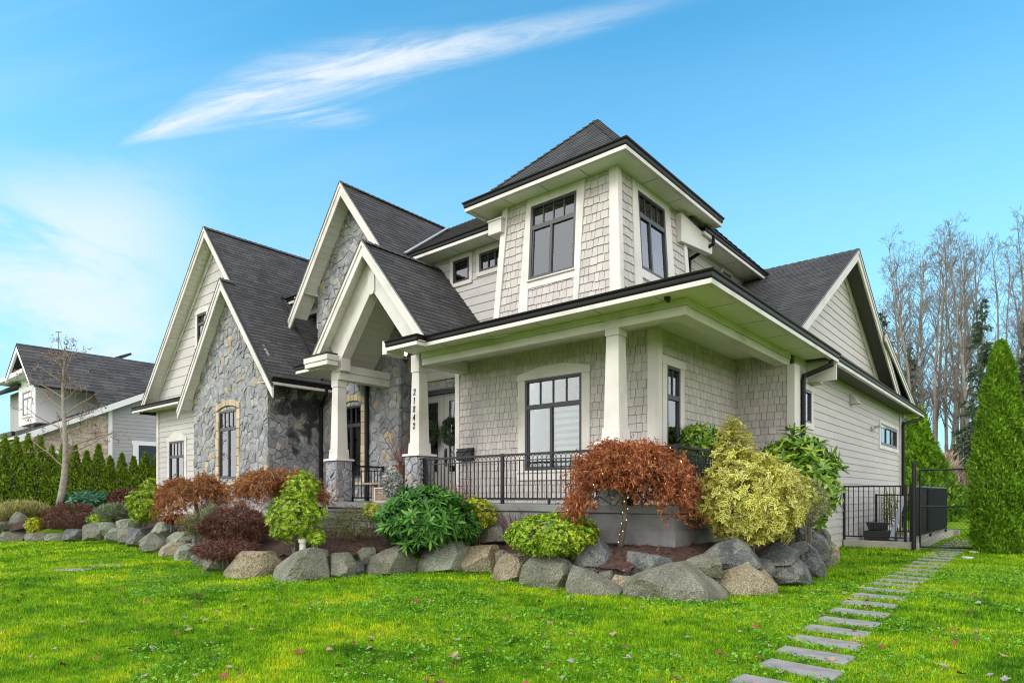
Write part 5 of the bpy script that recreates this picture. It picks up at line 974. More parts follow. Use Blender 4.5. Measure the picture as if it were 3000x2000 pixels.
ROCKS = [
 (bb3(1100, 520, 1215, 620, 31), 9.0, 'grey', 'grey stone filling the gap left of the small tan stone'), (bb3(1290, 540, 1400, 610, 32), 8.8, 'dark', 'dark stone jammed behind the left shoulder of the biggest rock'),
 (bb3(930, 500, 1010, 590, 33), 9.3, 'dark', 'dark filler stone under the lime ball shrub'), (bb3(1560, 540, 1700, 620, 34), 8.9, 'grey', 'grey stone between the biggest rock and the ribbed tan boulder'),
 (bb3(1840, 480, 1960, 580, 35), 9.5, 'dark', 'dark stone behind the ribbed tan boulder'), (bb5(1405, 1330, 1490, 1425, 36), 10.8, 'dark', 'dark low stone left of the pale wedge boulder'),
 (bb5(1195, 1330, 1270, 1430, 37), 10.5, 'dark', 'dark stone squeezed right of the big wedge boulder'), (bb5(640, 1200, 760, 1300, 38), 11.4, 'grey', 'grey stone behind the orange topped boulder'),
 (bb5(440, 1215, 500, 1300, 39), 12.5, 'grey', 'grey stone under the drooping shrub, behind the pale green stone'), (bb3(590, 440, 660, 520, 40), 10.9, 'grey', 'grey stone in the gap right of the blocky tan boulder'),
 (g5((1465, 1350), (1530, 1310), (1700, 1235), (1760, 1222), (1790, 1290), (1812, 1360), (1790, 1400), (1640, 1415), (1500, 1412)), 10.9, 'light', 'large pale wedge shaped boulder left of the green rhododendron'),
 (g3((200, 530), (250, 440), (290, 405), (440, 396), (465, 430), (420, 470), (405, 520), (300, 540), (220, 540)), 11.2, 'green', 'wide greenish boulder right below the green rhododendron'),
 (g3((412, 440), (470, 425), (600, 420), (605, 500), (590, 545), (440, 540), (415, 500)), 11.1, 'tan', 'blocky tan boulder with a flat front, right of the rhododendron'),
 (g3((578, 570), (600, 500), (640, 462), (740, 470), (765, 500), (730, 560), (700, 592), (600, 585)), 10.1, 'tan', 'tan and grey boulder just left of the lime ball shrub base'),
 (g3((722, 600), (735, 520), (780, 475), (900, 480), (970, 500), (965, 570), (930, 632), (850, 635), (740, 615)), 9.4, 'grey', 'large grey green boulder under the lime ball shrub'),
 (g3((990, 490), (1010, 430), (1050, 405), (1140, 408), (1185, 440), (1180, 510), (1160, 560), (1080, 555), (1000, 520)), 9.3, 'dark', 'dark rounded boulder right of the lime ball shrub'),
 (g3((948, 610), (980, 520), (1010, 540), (1110, 570), (1200, 620), (1235, 685), (1150, 682), (1020, 665), (950, 650)), 8.6, 'light', 'pointed pale boulder at the lawn edge left of the biggest rock'),
 (g3((1165, 590), (1185, 565), (1250, 570), (1282, 600), (1270, 625), (1200, 635)), 8.7, 'tan', 'small tan stone wedged beside the biggest rock'),
 (g3((1180, 520), (1210, 480), (1260, 450), (1400, 465), (1500, 490), (1480, 510), (1300, 560), (1230, 570)), 9.0, 'dark', 'long dark slab shaped boulder behind the biggest rock'),
 (g3((1250, 660), (1270, 600), (1370, 540), (1540, 505), (1560, 520), (1690, 600), (1745, 655), (1740, 680), (1600, 688), (1300, 692), (1255, 685)), 8.3, 'light', 'biggest pale grey boulder on the lawn edge'),
 (g3((1545, 490), (1620, 465), (1690, 480), (1700, 520), (1690, 565), (1640, 565), (1560, 520)), 8.7, 'light', 'smaller pale boulder resting behind the biggest rock'),
 (g3((1620, 480), (1700, 410), (1780, 390), (1860, 420), (1895, 460), (1860, 520), (1700, 545), (1700, 500)), 9.1, 'dark', 'dark boulder below the variegated yellow shrub'),
 (g3((1685, 580), (1720, 550), (1860, 495), (1930, 480), (1965, 520), (1930, 620), (1850, 645), (1720, 668), (1690, 640)), 8.8, 'tan', 'tan boulder with a ribbed face right of the biggest rock'),
 (g3((1870, 480), (1960, 425), (2000, 405), (2090, 450), (2095, 490), (1990, 510), (1900, 510)), 9.6, 'dark', 'flat dark boulder high in the right hand pile'),
 (g3((1930, 560), (1960, 500), (2060, 480), (2120, 510), (2150, 560), (2110, 585), (1950, 600)), 9.5, 'dark', 'low dark boulder in front of the right hand pile'),
 (g3((2055, 420), (2130, 405), (2190, 450), (2235, 545), (2170, 565), (2140, 520), (2090, 470)), 10.2, 'dark', 'dark boulder leaning in the right hand pile'),
 (g3((2090, 400), (2100, 310), (2150, 320), (2200, 370), (2240, 450), (2210, 475), (2130, 430)), 10.9, 'dark', 'tall dark boulder topping the right hand pile'),
 (g3((2165, 330), (2235, 335), (2240, 380), (2215, 400), (2180, 370)), 11.8, 'dark', 'small dark stone behind the tall dark boulder'),
 (g3((2220, 390), (2250, 400), (2282, 440), (2255, 500), (2225, 460)), 12.4, 'tan', 'brown stone at the back corner of the bed'),
 (g3((2195, 450), (2240, 440), (2255, 500), (2240, 515), (2200, 500)), 11.6, 'dark', 'small dark stone at the foot of the tall dark boulder'),
 (g3((518, 390), (525, 350), (580, 325), (640, 322), (660, 350), (630, 395)), 11.8, 'light', 'pale stone inside the bed left of the lime ball shrub'),
 (g5((1243, 1300), (1290, 1285), (1380, 1275), (1430, 1350), (1420, 1420), (1350, 1435), (1270, 1420), (1250, 1360)), 10.6, 'grey', 'grey blocky boulder right of the big wedge boulder'),
 (g5((1425, 1290), (1480, 1245), (1555, 1242), (1560, 1280), (1480, 1345), (1435, 1340)), 11.1, 'grey', 'small tilted grey stone above two front boulders'),
 (g5((890, 1440), (900, 1370), (1000, 1300), (1130, 1240), (1190, 1260), (1200, 1350), (1240, 1420), (1150, 1455), (980, 1465)), 10.2, 'grey', 'big dark green wedge boulder below the lime shrub'),
 (bb5(1190, 1252, 1256, 1380, 5), 10.8, 'grey', 'narrow stone behind the big wedge boulder'),
 (bb5(910, 1268, 1005, 1342, 6), 11.0, 'grey', 'small grey stone behind the white pipe'),
 (g5((578, 1400), (610, 1300), (700, 1270), (850, 1275), (920, 1340), (890, 1430), (700, 1440), (600, 1425)), 10.6, 'tan', 'big boulder with an orange brown top left of the wedge boulder'),
 (g5((450, 1350), (480, 1250), (560, 1190), (650, 1230), (640, 1290), (590, 1390), (500, 1380)), 11.5, 'light', 'tall pale boulder left of the orange topped boulder'),
 (g5((360, 1330), (375, 1285), (450, 1280), (475, 1310), (450, 1355), (370, 1360)), 12.2, 'green', 'small pale green stone left of the tall pale boulder'),
 (g5((250, 1290), (270, 1240), (340, 1215), (395, 1225), (405, 1260), (370, 1320), (270, 1325)), 13.0, 'green', 'angular green stone in the left run of rocks'),
 (g5((150, 1270), (190, 1215), (300, 1210), (315, 1250), (260, 1310), (160, 1300)), 13.9, 'tan', 'tan stone at the lawn edge in the left run of rocks'),
 (g5((365, 1190), (400, 1165), (480, 1170), (470, 1205), (400, 1220)), 13.4, 'green', 'flat pale slab stone above the left run of rocks'),
 (g5((195, 1180), (250, 1140), (330, 1132), (395, 1160), (390, 1200), (260, 1215), (200, 1200)), 14.6, 'green', 'broad green stone in the second row of the left rocks'),
 (g5((92, 1110), (130, 1080), (190, 1065), (240, 1100), (210, 1160), (150, 1185)), 15.6, 'green', 'pale slanting stone highest in the left run of rocks'),
 (g5((20, 1220), (40, 1160), (100, 1145), (140, 1180), (200, 1210), (190, 1260), (60, 1268)), 14.8, 'grey', 'dark grey boulder below the slanting stone'),
 (g5((355, 1270), (420, 1215), (470, 1195), (480, 1240), (400, 1290)), 12.6, 'dark', 'dark thin slab stone under the drooping dark shrub'),
 (bb1(538, 1303, 660, 1410, 7), 17.8, 'grey', 'grey stone at the left end of the tall rock run'),
 (bb1(618, 1300, 772, 1402, 8), 18.1, 'green', 'pale stone behind the left end of the tall rock run'), (bb1(675, 1335, 800, 1420, 9), 17.5, 'green', 'light green stone two places right of the run end'),
 (bb1(765, 1272, 905, 1345, 10), 17.6, 'green', 'flat topped light stone behind the lime shrub at left'), (bb1(752, 1330, 900, 1432, 11), 16.8, 'grey', 'leaning grey green stone in the middle of the left rocks'),
 (bb1(815, 1342, 940, 1450, 12), 16.1, 'dark', 'dark boulder nearest the lawn bend on the left'), (bb1(915, 1370, 1030, 1490, 13), 15.3, 'grey', 'grey round boulder where the lawn bends'),
 (bb1(60, 1225, 152, 1365, 14), 19.6, 'grey', 'upright standing stone at the far left of the bed'), (bb1(-20, 1355, 132, 1428, 15), 18.9, 'grey', 'leftmost low ledge stone at the picture edge'),
 (bb1(143, 1363, 302, 1422, 16), 19.0, 'grey', 'second low ledge stone from the left edge'), (bb1(293, 1365, 412, 1418, 17), 19.0, 'green', 'third low ledge stone below the dark purple shrub'),
 (bb1(398, 1343, 545, 1416, 18), 18.6, 'dark', 'streaked ledge stone right of the dark purple shrub'), (bb1(578, 1225, 618, 1270, 19), 19.6, 'grey', 'little upright stone above the ledge'),
]
for i, (o_, d_, m_, lab) in enumerate(ROCKS): rock(o_, d_ + .15, m_, lab, seed=i + 1)
# ------------------------------------------------------------------ shrubs
shrub('rhododendron', 'large glossy dark green rhododendron in the middle of the rock edge', (1105, 1418, 1392, 1618), 11.5, G_rhodo, 'blade', 4600, .19, .048, 8, .16, .6, base_z=.3, stemn=6)
shrub('rhododendron', 'smaller green rhododendron tucked right of the large one', (1322, 1495, 1412, 1596), 11.6, G_rhodo, 'blade', 1100, .13, .030, 7, .15, .4, base_z=.35)
shrub('azalea', 'bright yellow green mounded shrub in front of the porch wall', (1335, 1452, 1458, 1556), 12.0, G_yel, 'oval', 2600, .055, .026, 6, .14, .6, base_z=.45)
shrub('azalea', 'lime green ball shrub overhanging the front boulders', (1478, 1500, 1762, 1632), 9.9, G_limeball, 'oval', 9000, .062, .028, 6, .10, .6, base_z=.22, stemn=5, shell=.7)
shrub('andromeda', 'tall lime green shrub with a leafy spire left of the steps', (782, 1440, 950, 1590), 10.9, G_lime, 'oval', 5600, .062, .022, 7, .26, .5, base_z=.35, freq=3)
r_ = shrub('andromeda', 'upright lime green top shoots of the tall shrub by the steps', (836, 1378, 940, 1480), 11.1, G_lime, 'oval', 2200, .062, .022, 7, .28, .7, base_z=.5, stemn=5, freq=3.4)
shrub('andromeda', 'low lime green clump at the foot of the tall lime shrub', (896, 1548, 958, 1598), 10.7, G_lime, 'oval', 900, .055, .020, 7, .2, .6, base_z=.3, stemn=4)
shrub('euonymus', 'big golden variegated euonymus spilling over the right boulders', (2040, 1325, 2365, 1595), 9.9, G_vary, 'oval', 9000, .10, .042, 5, .16, .35, base_z=.40, m2=G_varg, stemn=8, jit=.75, freq=2.8, shell=.62)
shrub('euonymus', 'tall yellow green spire rising from the golden euonymus', (2085, 1222, 2205, 1460), 10.1, G_vary, 'oval', 2400, .10, .04, 5, .36, 1.1, base_z=.6, m2=G_varg, stemn=6, shell=.35, freq=3.2)
shrub('laurel', 'glossy green laurel against the porch side behind the euonymus', (2215, 1262, 2455, 1560), 11.9, G_auc, 'blade', 3600, .22, .065, 6, .20, .25, base_z=.5, cat='shrub', freq=2.6)
shrub('laurel', 'glossy green laurel branch clump seen over the porch corner railing', (1972, 1242, 2118, 1350), 12.2, G_auc, 'blade', 1100, .20, .058, 6, .20, .25, base_z=1.0, freq=2.6)
shrub('shrub', 'faded grey brown shrub squeezed right of the golden euonymus', (2310, 1405, 2425, 1540), 10.7, G_brgrey, 'oval', 3600, .035, .013, 0, .2, .4, base_z=.5, jit=.9)
shrub('shrub', 'dark green shrub between the red maple and the euonymus', (2008, 1340, 2090, 1500), 10.8, G_fir, 'oval', 2200, .05, .024, 0, .18, .4, base_z=.5)
shrub('shrub', 'sparse olive and brown shrub in front of the entry steps', (955, 1478, 1105, 1596), 11.8, G_olive, 'oval', 3600, .038, .018, 0, .22, .5, base_z=.4, jit=.9, shell=.3, stemn=12)
shrub('shrub', 'yellow green clump between the steps and the rhododendron', (1056, 1468, 1125, 1525), 12.4, G_yel, 'oval', 1000, .05, .022, 6, .2, .6, base_z=.6)
shrub('shrub', 'dark reddish brown weeping shrub over the rocks', (590, 1480, 790, 1600), 12.0, G_brown, 'thread', 9000, .085, .012, 0, .20, .1, base_z=.35, jit=.8, droop=.55, shell=.5, stemn=9)
shrub('shrub', 'low dark red fringe hanging onto the orange topped boulder', (560, 1575, 760, 1640), 11.1, G_brown, 'thread', 4000, .08, .012, 0, .25, .0, base_z=.12, jit=.8, droop=.6, shell=.3)
shrub('shrub', 'green and rust scrub left of the dark brown shrub', (525, 1498, 625, 1572), 13.3, G_olive, 'oval', 2300, .045, .018, 0, .2, .4, base_z=.4, jit=.9, shell=.4)
shrub('lavender', 'wispy grey green plant between the rust maples', (588, 1478, 652, 1560), 12.9, G_silver, 'thread', 1700, .11, .010, 0, .2, 1.1, base_z=.45, jit=.5, shell=.2)
shrub('shrub', 'lime green shrub at the left corner of the house', (372, 1425, 478, 1530), 17.6, G_lime, 'oval', 4200, .085, .036, 6, .24, .5, base_z=.5)
shrub('shrub', 'lime green tip of the shrub at the left house corner', (415, 1400, 465, 1460), 17.8, G_lime, 'oval', 900, .08, .034, 6, .24, .6, base_z=.9, stemn=3)
shrub('maple', 'pinkish weeping shrub between hedge and lime shrub', (322, 1430, 416, 1500), 19.4, G_brown, 'thread', 3000, .16, .03, 0, .2, .1, base_z=.6, jit=.7, droop=.6)
shrub('rhododendron', 'blue green rhododendron in front of the cedar hedge', (200, 1438, 326, 1490), 21.5, G_blue, 'blade', 1400, .24, .055, 7, .18, .4, base_z=.7)
shrub('shrub', 'dark purple shrub low at the left', (132, 1470, 284, 1562), 19.6, G_brown, 'oval', 6000, .06, .03, 0, .15, .3, base_z=.3, jit=.8)
shrub('shrub', 'low green shrub right of the dark purple one', (257, 1502, 338, 1540), 18.9, G_lime, 'oval', 1500, .07, .03, 5, .2, .5, base_z=.4)
shrub('lavender', 'grey green grassy plant left of the lime shrub', (288, 1475, 392, 1530), 18.9, G_silver, 'thread', 2600, .16, .014, 0, .2, 1.0, base_z=.5, jit=.6)
shrub('shrub', 'small golden yellow shrub by the ledge stones', (76, 1512, 127, 1560), 19.3, G_yel, 'oval', 1300, .07, .035, 5, .2, .5, base_z=.2)
shrub('ornamental_grass', 'pale straw coloured grass clump at the left edge', (-10, 1478, 136, 1540), 20.6, G_straw, 'thread', 3800, .34, .012, 0, .15, 1.5, base_z=.5, jit=.45, shell=.2, stemn=0, cat='grass clump')
shrub('shrub', 'round grey shrub in the bottom left corner of the bed', (-25, 1530, 24, 1570), 19.2, G_silver, 'thread', 1200, .09, .02, 0, .15, .4, base_z=.25)
shrub('shrub', 'purple brown low shrub behind the slanting stone', (482, 1505, 528, 1535), 15.6, G_brown, 'oval', 900, .05, .025, 0, .2, .3, base_z=.5)
def twiggy(name, label, box, d, m, n, base_z, leafm=None, seed=1, cat='shrub', spread=1., nleaf=300, lsz=.04):
    c, rx, rz = dims(*box, d); base = np.array([c[0], c[1], base_z]); root = empty(name, tuple(base), label, cat); r_ = random.Random(seed); mb = MB(); tips = []
    top = c[2] + rz
    for i in range(n):
        a = r_.uniform(0, 6.28); k = r_.random() ** .6 * spread; tip = base + (RT * math.cos(a) + FW * math.sin(a)) * rx * k; tip[2] = base_z + (top - base_z) * r_.uniform(.5, 1.) * (1 - .3 * k * k); m_ = base * .45 + tip * .55 + np.array([r_.uniform(-.04, .04), r_.uniform(-.04, .04), .03]); mb.tube([base + np.array([r_.uniform(-.04, .04), r_.uniform(-.04, .04), -.03]), m_, tip], [.008, .006, .0035], 4)
        for q in range(3): t_ = r_.uniform(.3, .95); s0 = m_ * (1 - t_) + tip * t_; e_ = s0 + np.array([r_.uniform(-.12, .12), r_.uniform(-.12, .12), r_.uniform(.02, .16)]) * (top - base_z); mb.tube([s0, e_], [.004, .002], 3); tips.append(e_)
        tips.append(tip)
    mb.build('twigs', m, root)
    if leafm: T = np.array(tips); k_ = rng.integers(0, len(T), nleaf); P_ = T[k_] + rng.normal(0, .03, (nleaf, 3)); A_ = unit(rng.normal(size=(nleaf, 3))); V, Fa, _ = leaves(P_, A_, unit(rng.normal(size=(nleaf, 3))), np.full(nleaf, lsz), np.full(nleaf, lsz * .5), 'oval'); npmesh('foliage', V, Fa, leafm, parent=root)
    return root
M_redtwig = mat('red_twig', (.14, .045, .035), .7)
twiggy('shrub', 'thin yellow and rust leaved shrub against the porch railing', (1290, 1400, 1395, 1475), 12.6, M_twig, 22, .6, G_maple2, 3)
twiggy('dogwood', 'bare dark red twiggy shrub behind the lime ball', (1440, 1468, 1572, 1545), 11.8, M_redtwig, 46, .55, None, 4)
# Japanese maples ------------------------------------------------------------
M_mtwig = mat('maple_twig', [(.20, .13, .08), (.32, .22, .14)], .8, 5)
def weeping(label, box, d, tu, tbase_v, zb, leafm, n=9000, skirt=.75, seed=3, ln=.11, wd=.010, trunk_r=.045, name='japanese_maple', lean=0., ragged=.25, thin=0.):
    c, rx, rz = dims(*box, d); rx *= .93; base = at(tu, tbase_v, d); base[2] = zb; root = empty(name, tuple(base), label, 'maple tree'); r_ = random.Random(seed); nr = np.random.default_rng(seed); top = c[2] + rz * .93; crown = np.array([c[0], c[1], 0.])
    mb = MB(); fork = base * .35 + np.array([c[0], c[1], 0]) * .65; fork[2] = zb + (top - zb) * .48; mid = (base + fork) / 2 + RT * .04
    mb.tube([base - UP * .08, mid, fork], [trunk_r * 1.15, trunk_r * .85, trunk_r * .75], 10); tw = MB(); anchors = []; dirs = []
    nb = 34
    for i in range(nb):
        a = 2 * math.pi * i / nb + r_.uniform(-.2, .2); k = r_.uniform(.45, 1.0); ex = (RT * math.cos(a) + FW * math.sin(a)) * rx * k; hgt = top - .05 - (k ** 2) * rz * .55
        p1 = fork + ex * .25 + UP * (hgt - fork[2]) * .75; p2 = crown + ex * .62; p2[2] = hgt; p3 = crown + ex; p3[2] = hgt - rz * .35 * k; p4 = crown + ex * 1.05; p4[2] = hgt - rz * (1.0 + r_.uniform(-.3, .35)) * skirt * k * 1.2
        pl = [fork, p1, p2, p3, p4]; tw.tube(pl, [trunk_r * .45, trunk_r * .34, .013, .007, .003], 5)
        for q in range(26):
            t_ = r_.uniform(1.2, 4.); j = min(3, int(t_)); s0 = pl[j] * (1 - (t_ - j)) + pl[j + 1] * (t_ - j); e_ = s0 + np.array([r_.uniform(-.22, .22) * rx, r_.uniform(-.22, .22) * rx, r_.uniform(-.22, .06) * rz]); tw.tube([s0, (s0 + e_) / 2 + UP * .02, e_], [.005, .004, .002], 3, cap=False); anchors.append(s0); anchors.append(e_); anchors.append((s0 + e_) / 2)
    tr = mb.build('trunk', M_bark, root, smooth=True); tw.build('branches', M_twig if d < 11 else M_mtwig, root)
    T = np.array(anchors); k_ = nr.integers(0, len(T), n); P_ = T[k_] + nr.normal(0, .055 * rx ** .5, (n, 3)); outd = P_ - crown; outd[:, 2] = 0; A_ = unit(unit(outd) * .45 - UP * nr.uniform(.2, 1.3, n)[:, None] + nr.normal(size=(n, 3)) * .45)
    P_ = P_ + 0; kk = P_[:, 2] > zb + .15; P_, A_ = P_[kk], A_[kk]; m_ = len(P_)
    # each leaf: several threads from one point
    PP = np.repeat(P_, 4, 0); AA = unit(np.repeat(A_, 4, 0) + nr.normal(size=(m_ * 4, 3)) * .38)
    V, Fa, _ = leaves(PP, AA, unit(nr.normal(size=AA.shape)), ln * nr.uniform(.5, 1.2, m_ * 4), np.full(m_ * 4, wd), 'thread'); npmesh('foliage', V, Fa, leafm, parent=root)
    return root, T, (base, mid, fork)
mp1, T1, tk = weeping('red brown weeping Japanese maple strung with tiny lights before the porch', (1640, 1268, 2046, 1545), 9.95, 1813, 1655, .50, G_maple, 19000, 1.12, 3, .085, .011, .045)
mp2, _, _ = weeping('rust coloured weeping maple nearest the left stone gable', (455, 1372, 684, 1530), 15.2, 577, 1520, .55, G_maple2, 3300, .95, 5, .13, .014, .055)
mp3, _, _ = weeping('low spreading orange brown maple between the gable and the column', (664, 1362, 960, 1500), 13.6, 800, 1520, .55, G_maple2, 3600, .8, 8, .13, .012, .05)
mg2 = bpy.data.materials.new('fairy_light'); mg2.use_nodes = True; b_ = mg2.node_tree.nodes['Principled BSDF']; b_.inputs['Emission Color'].default_value = (1, .55, .16, 1); b_.inputs['Emission Strength'].default_value = 3
mb = MB(); wire = []; base, mid, fork = tk
for i in range(60): t_ = i / 59; p = (base * (1 - t_ * 2) + mid * t_ * 2) if t_ < .5 else (mid * (2 - t_ * 2) + fork * (t_ * 2 - 1)); a = t_ * 34; wire.append(p + np.array([math.cos(a), math.sin(a), 0]) * (.052 - .012 * t_))
fl_ = empty('fairy_lights', tuple(base), 'string of tiny warm lights wound through the red maple', 'string lights'); w_ = MB(); w_.tube(wire, .0022, 4); w_.build('wire', M_frame, fl_)
bl = MB(); 
for i in range(0, 60, 4): p = wire[i]; bl.lathe(tuple(p), [(.001, 0), (.006, .004), (.006, .011), (.001, .016)], 6)
nr = np.random.default_rng(4)
for k in nr.integers(0, len(T1), 75): p = T1[k] + nr.normal(0, .03, 3) - FW * .05; bl.lathe(tuple(p), [(.001, 0), (.006, .004), (.006, .011), (.001, .016)], 6)
tag(bl.build('bulb', mg2, fl_), kind='stuff')
# ------------------------------------------------------------------ conical cedars
def cedar(name, label, base, h, r, m, n=5200, group=None, seed=1, ln=.13, wd=.06, cat='cedar', twin=0., point=1.3, belly=.25, parent=None):
    nr = np.random.default_rng(seed); root = empty(name, tuple(base), label, cat, group) if parent is None else parent
    def prof(t): return np.minimum(1, ((1 - t) / (1 - belly)) ** (1 / point)) * np.minimum(1, .72 + .28 * t / belly)
    t_ = nr.random(n) ** 1.15; a = nr.uniform(0, 6.28, n); lump = 1 + .13 * np.sin(a * 5 + t_ * 34 + seed) + .10 * np.sin(a * 3 - t_ * 19 + seed * 2) + .07 * np.sin(a * 11 + t_ * 60) + nr.normal(0, .05, n); rr = r * prof(t_) * lump * (.62 + .38 * nr.random(n) ** .4)
    dirr = np.stack([np.cos(a), np.sin(a), np.zeros(n)], -1); P_ = np.array(base) + dirr * rr[:, None] + UP * (t_ * h * .965)[:, None]; A_ = unit(dirr * .55 + UP * nr.uniform(.35, 1.5, n)[:, None] + nr.normal(size=(n, 3)) * .3); N_ = unit(np.cross(A_, np.cross(dirr, A_)) + nr.normal(size=(n, 3)) * .5)
    V, Fa, _ = leaves(P_, A_, N_, ln * nr.uniform(.6, 1.3, n), wd * nr.uniform(.7, 1.3, n), 'scale'); o = npmesh('foliage', V, Fa, m, parent=root)
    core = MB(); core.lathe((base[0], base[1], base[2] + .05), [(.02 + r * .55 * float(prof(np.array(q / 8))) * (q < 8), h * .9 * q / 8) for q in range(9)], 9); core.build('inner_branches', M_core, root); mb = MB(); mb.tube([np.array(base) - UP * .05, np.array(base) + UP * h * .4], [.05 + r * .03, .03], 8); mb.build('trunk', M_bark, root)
    return root
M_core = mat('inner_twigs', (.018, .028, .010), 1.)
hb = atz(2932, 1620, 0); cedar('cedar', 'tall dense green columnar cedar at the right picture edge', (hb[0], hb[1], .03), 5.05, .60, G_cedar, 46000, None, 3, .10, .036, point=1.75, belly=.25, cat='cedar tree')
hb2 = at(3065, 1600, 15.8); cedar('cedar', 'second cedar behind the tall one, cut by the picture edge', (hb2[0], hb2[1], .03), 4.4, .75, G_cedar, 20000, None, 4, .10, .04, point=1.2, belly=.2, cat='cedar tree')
hp = []
for i in range(15):
    t_ = i / 14; u = -20 + 480 * t_; hp.append((u, 26.2 + 1.6 * t_))
tops = [1290, 1268, 1286, 1262, 1280, 1290, 1300, 1300, 1314, 1304, 1318, 1322, 1328, 1322, 1330]
for i, (u, d_) in enumerate(hp):
    c = at(u, HY, d_); c[2] = .55; h = (HY - tops[i]) * d_ / F + CZ - .55; cedar('hedge_cedar', ('%s cedar from the left in the hedge below the neighbouring house' % (['leftmost'] + ORD[1:])[i]) if i < 14 else 'rightmost cedar of the hedge, touching the house corner', tuple(c), h + random.uniform(-.3, .2), random.uniform(.32, .47), G_hedge, 2800, 'cedars of the clipped hedge', 20 + i, .14, .06, 'cedar', point=1.0, belly=.45)
b_ = at(2690, 1500, 34); cedar('conifer', 'soft green conifer behind the rear corner of the house', (b_[0], b_[1], 0), 6.0, 1.25, G_cedar, 9000, None, 41, .38, .20, 'conifer', point=1.2)
b_ = at(2745, 1500, 33); cedar('conifer', 'lower green conifer beside the path beyond the gate', (b_[0], b_[1], 0), 3.6, 1.2, G_cedar, 5000, None, 42, .34, .18, 'conifer', point=1.0)
# ------------------------------------------------------------------ bare trees
def grow(mb, p, d, L_, r0, depth, rr, curve=.12, nseg=5, ratio=.6, nb=4, sides=4, up=.25, tips=None, rmin=.004):
    pts = [p]; rad = [r0]; dd = d
    for i in range(nseg): dd = dd + np.array([rr.gauss(0, curve), rr.gauss(0, curve), rr.gauss(0, curve * .6) + up * .25]); dd /= np.linalg.norm(dd); pts.append(pts[-1] + dd * L_ / nseg); rad.append(r0 * (1 - .82 * (i + 1) / nseg))
    mb.tube(pts, [max(q_, rmin) for q_ in rad], sides if depth > 0 else 3, cap=False)
    if tips is not None and depth <= 1: tips.extend(pts[2:])
    if depth <= 0: return
    for k in range(nb):
        t_ = rr.uniform(.15, .97) * nseg; j = min(nseg - 1, int(t_)); s0 = pts[j] * (1 - (t_ - j)) + pts[j + 1] * (t_ - j); a = rr.uniform(0, 6.28); pd = np.cross(pts[j + 1] - pts[j], [math.cos(a), math.sin(a), .3]); pd /= np.linalg.norm(pd) + 1e-9; ax = (pts[j + 1] - pts[j]) / np.linalg.norm(pts[j + 1] - pts[j])
        grow(mb, s0, (ax * .62 + pd * .78), L_ * ratio * rr.uniform(.6, 1.1) * (1 - .45 * t_ / nseg), rad[j] * .48, depth - 1, rr, curve, max(3, nseg - 1), ratio, nb, 3, up, tips, rmin)
def cottonwood(seed, h=24.):
    rr = random.Random(seed); mb = MB(); br = MB(); p = np.array([0, 0, -.3]); pts = [p]; rad = [.20]; n = 12; lean = np.array([rr.gauss(0, .02), rr.gauss(0, .02), 1.])
    for i in range(n): lean = lean + np.array([rr.gauss(0, .025), rr.gauss(0, .025), 0]); lean /= np.linalg.norm(lean); pts.append(pts[-1] + lean * h / n); rad.append(.20 * (1 - .93 * (i + 1) / n))
    mb.tube(pts, rad, 7)
    for k in range(38):
        t_ = (.28 + .70 * rr.random() ** .85) * n; j = min(n - 1, int(t_)); s0 = pts[j] * (1 - t_ + j) + pts[j + 1] * (t_ - j); a = rr.uniform(0, 6.28); d = np.array([math.cos(a) * .62, math.sin(a) * .62, .78]); L_ = h * .17 * (1.15 - .75 * t_ / n) * rr.uniform(.6, 1.2); grow(br, s0, d, L_, rad[j] * .36 + .008, 2, rr, .09, 4, .58, 4, 3, .35, None, .010)
    a_ = bpy.data.meshes.new('trunk'); a_.from_pydata(mb.v, [], mb.f); a_.materials.append(M_cot); b2 = bpy.data.meshes.new('branches'); b2.from_pydata(br.v, [], br.f); b2.materials.append(M_cot2); return a_, b2
M_cot = mat('cottonwood_bark', [(.14, .12, .10), (.29, .26, .22)], .9, 1.5); M_cot2 = mat('cottonwood_twig', (.15, .128, .105), .9)
CV = [cottonwood(s_) for s_ in (2, 5, 9, 14)]
rr = random.Random(99); TR = [(2578, 940, 62), (2600, 860, 56), (2622, 730, 54), (2655, 690, 55), (2672, 800, 60), (2697, 655, 52), (2722, 720, 58), (2752, 650, 52), (2778, 640, 54), (2800, 690, 60), (2822, 760, 55), (2862, 612, 50), (2888, 700, 58), (2905, 690, 52), (2932, 740, 60), (2958, 655, 53), (2976, 612, 51), (3010, 640, 55), (3040, 700, 54), (2560, 1010, 66), (2640, 780, 64), (2835, 700, 66), (2940, 700, 66), (2688, 730, 68), (2710, 690, 64), (2738, 700, 66), (2765, 690, 69), (2790, 730, 64), (2850, 690, 70), (3090, 680, 56), (3150, 650, 60), (3220, 700, 54)]
TR.sort(); RO = ['leftmost'] + ORD[1:]
for i, (u, v, d_) in enumerate(TR):
    b = at(u, HY, d_); h = (HY - v) * d_ / F + CZ; root = empty('cottonwood', (b[0], b[1], 0), '%s bare cottonwood from the left in the winter wood' % RO[i] if i < len(TR) - 1 else 'rightmost bare cottonwood of the winter wood', 'bare tree', 'bare trees behind the house')
    s_ = h / 24; root.scale = (s_ * rr.uniform(.85, 1.1),) * 2 + (s_,); root.rotation_euler[2] = rr.uniform(0, 6.28); v_ = CV[i % 4]
    for nme, me in (('trunk', v_[0]), ('branches', v_[1])): o = bpy.data.objects.new(nme, me); COL.objects.link(o); o.parent = root
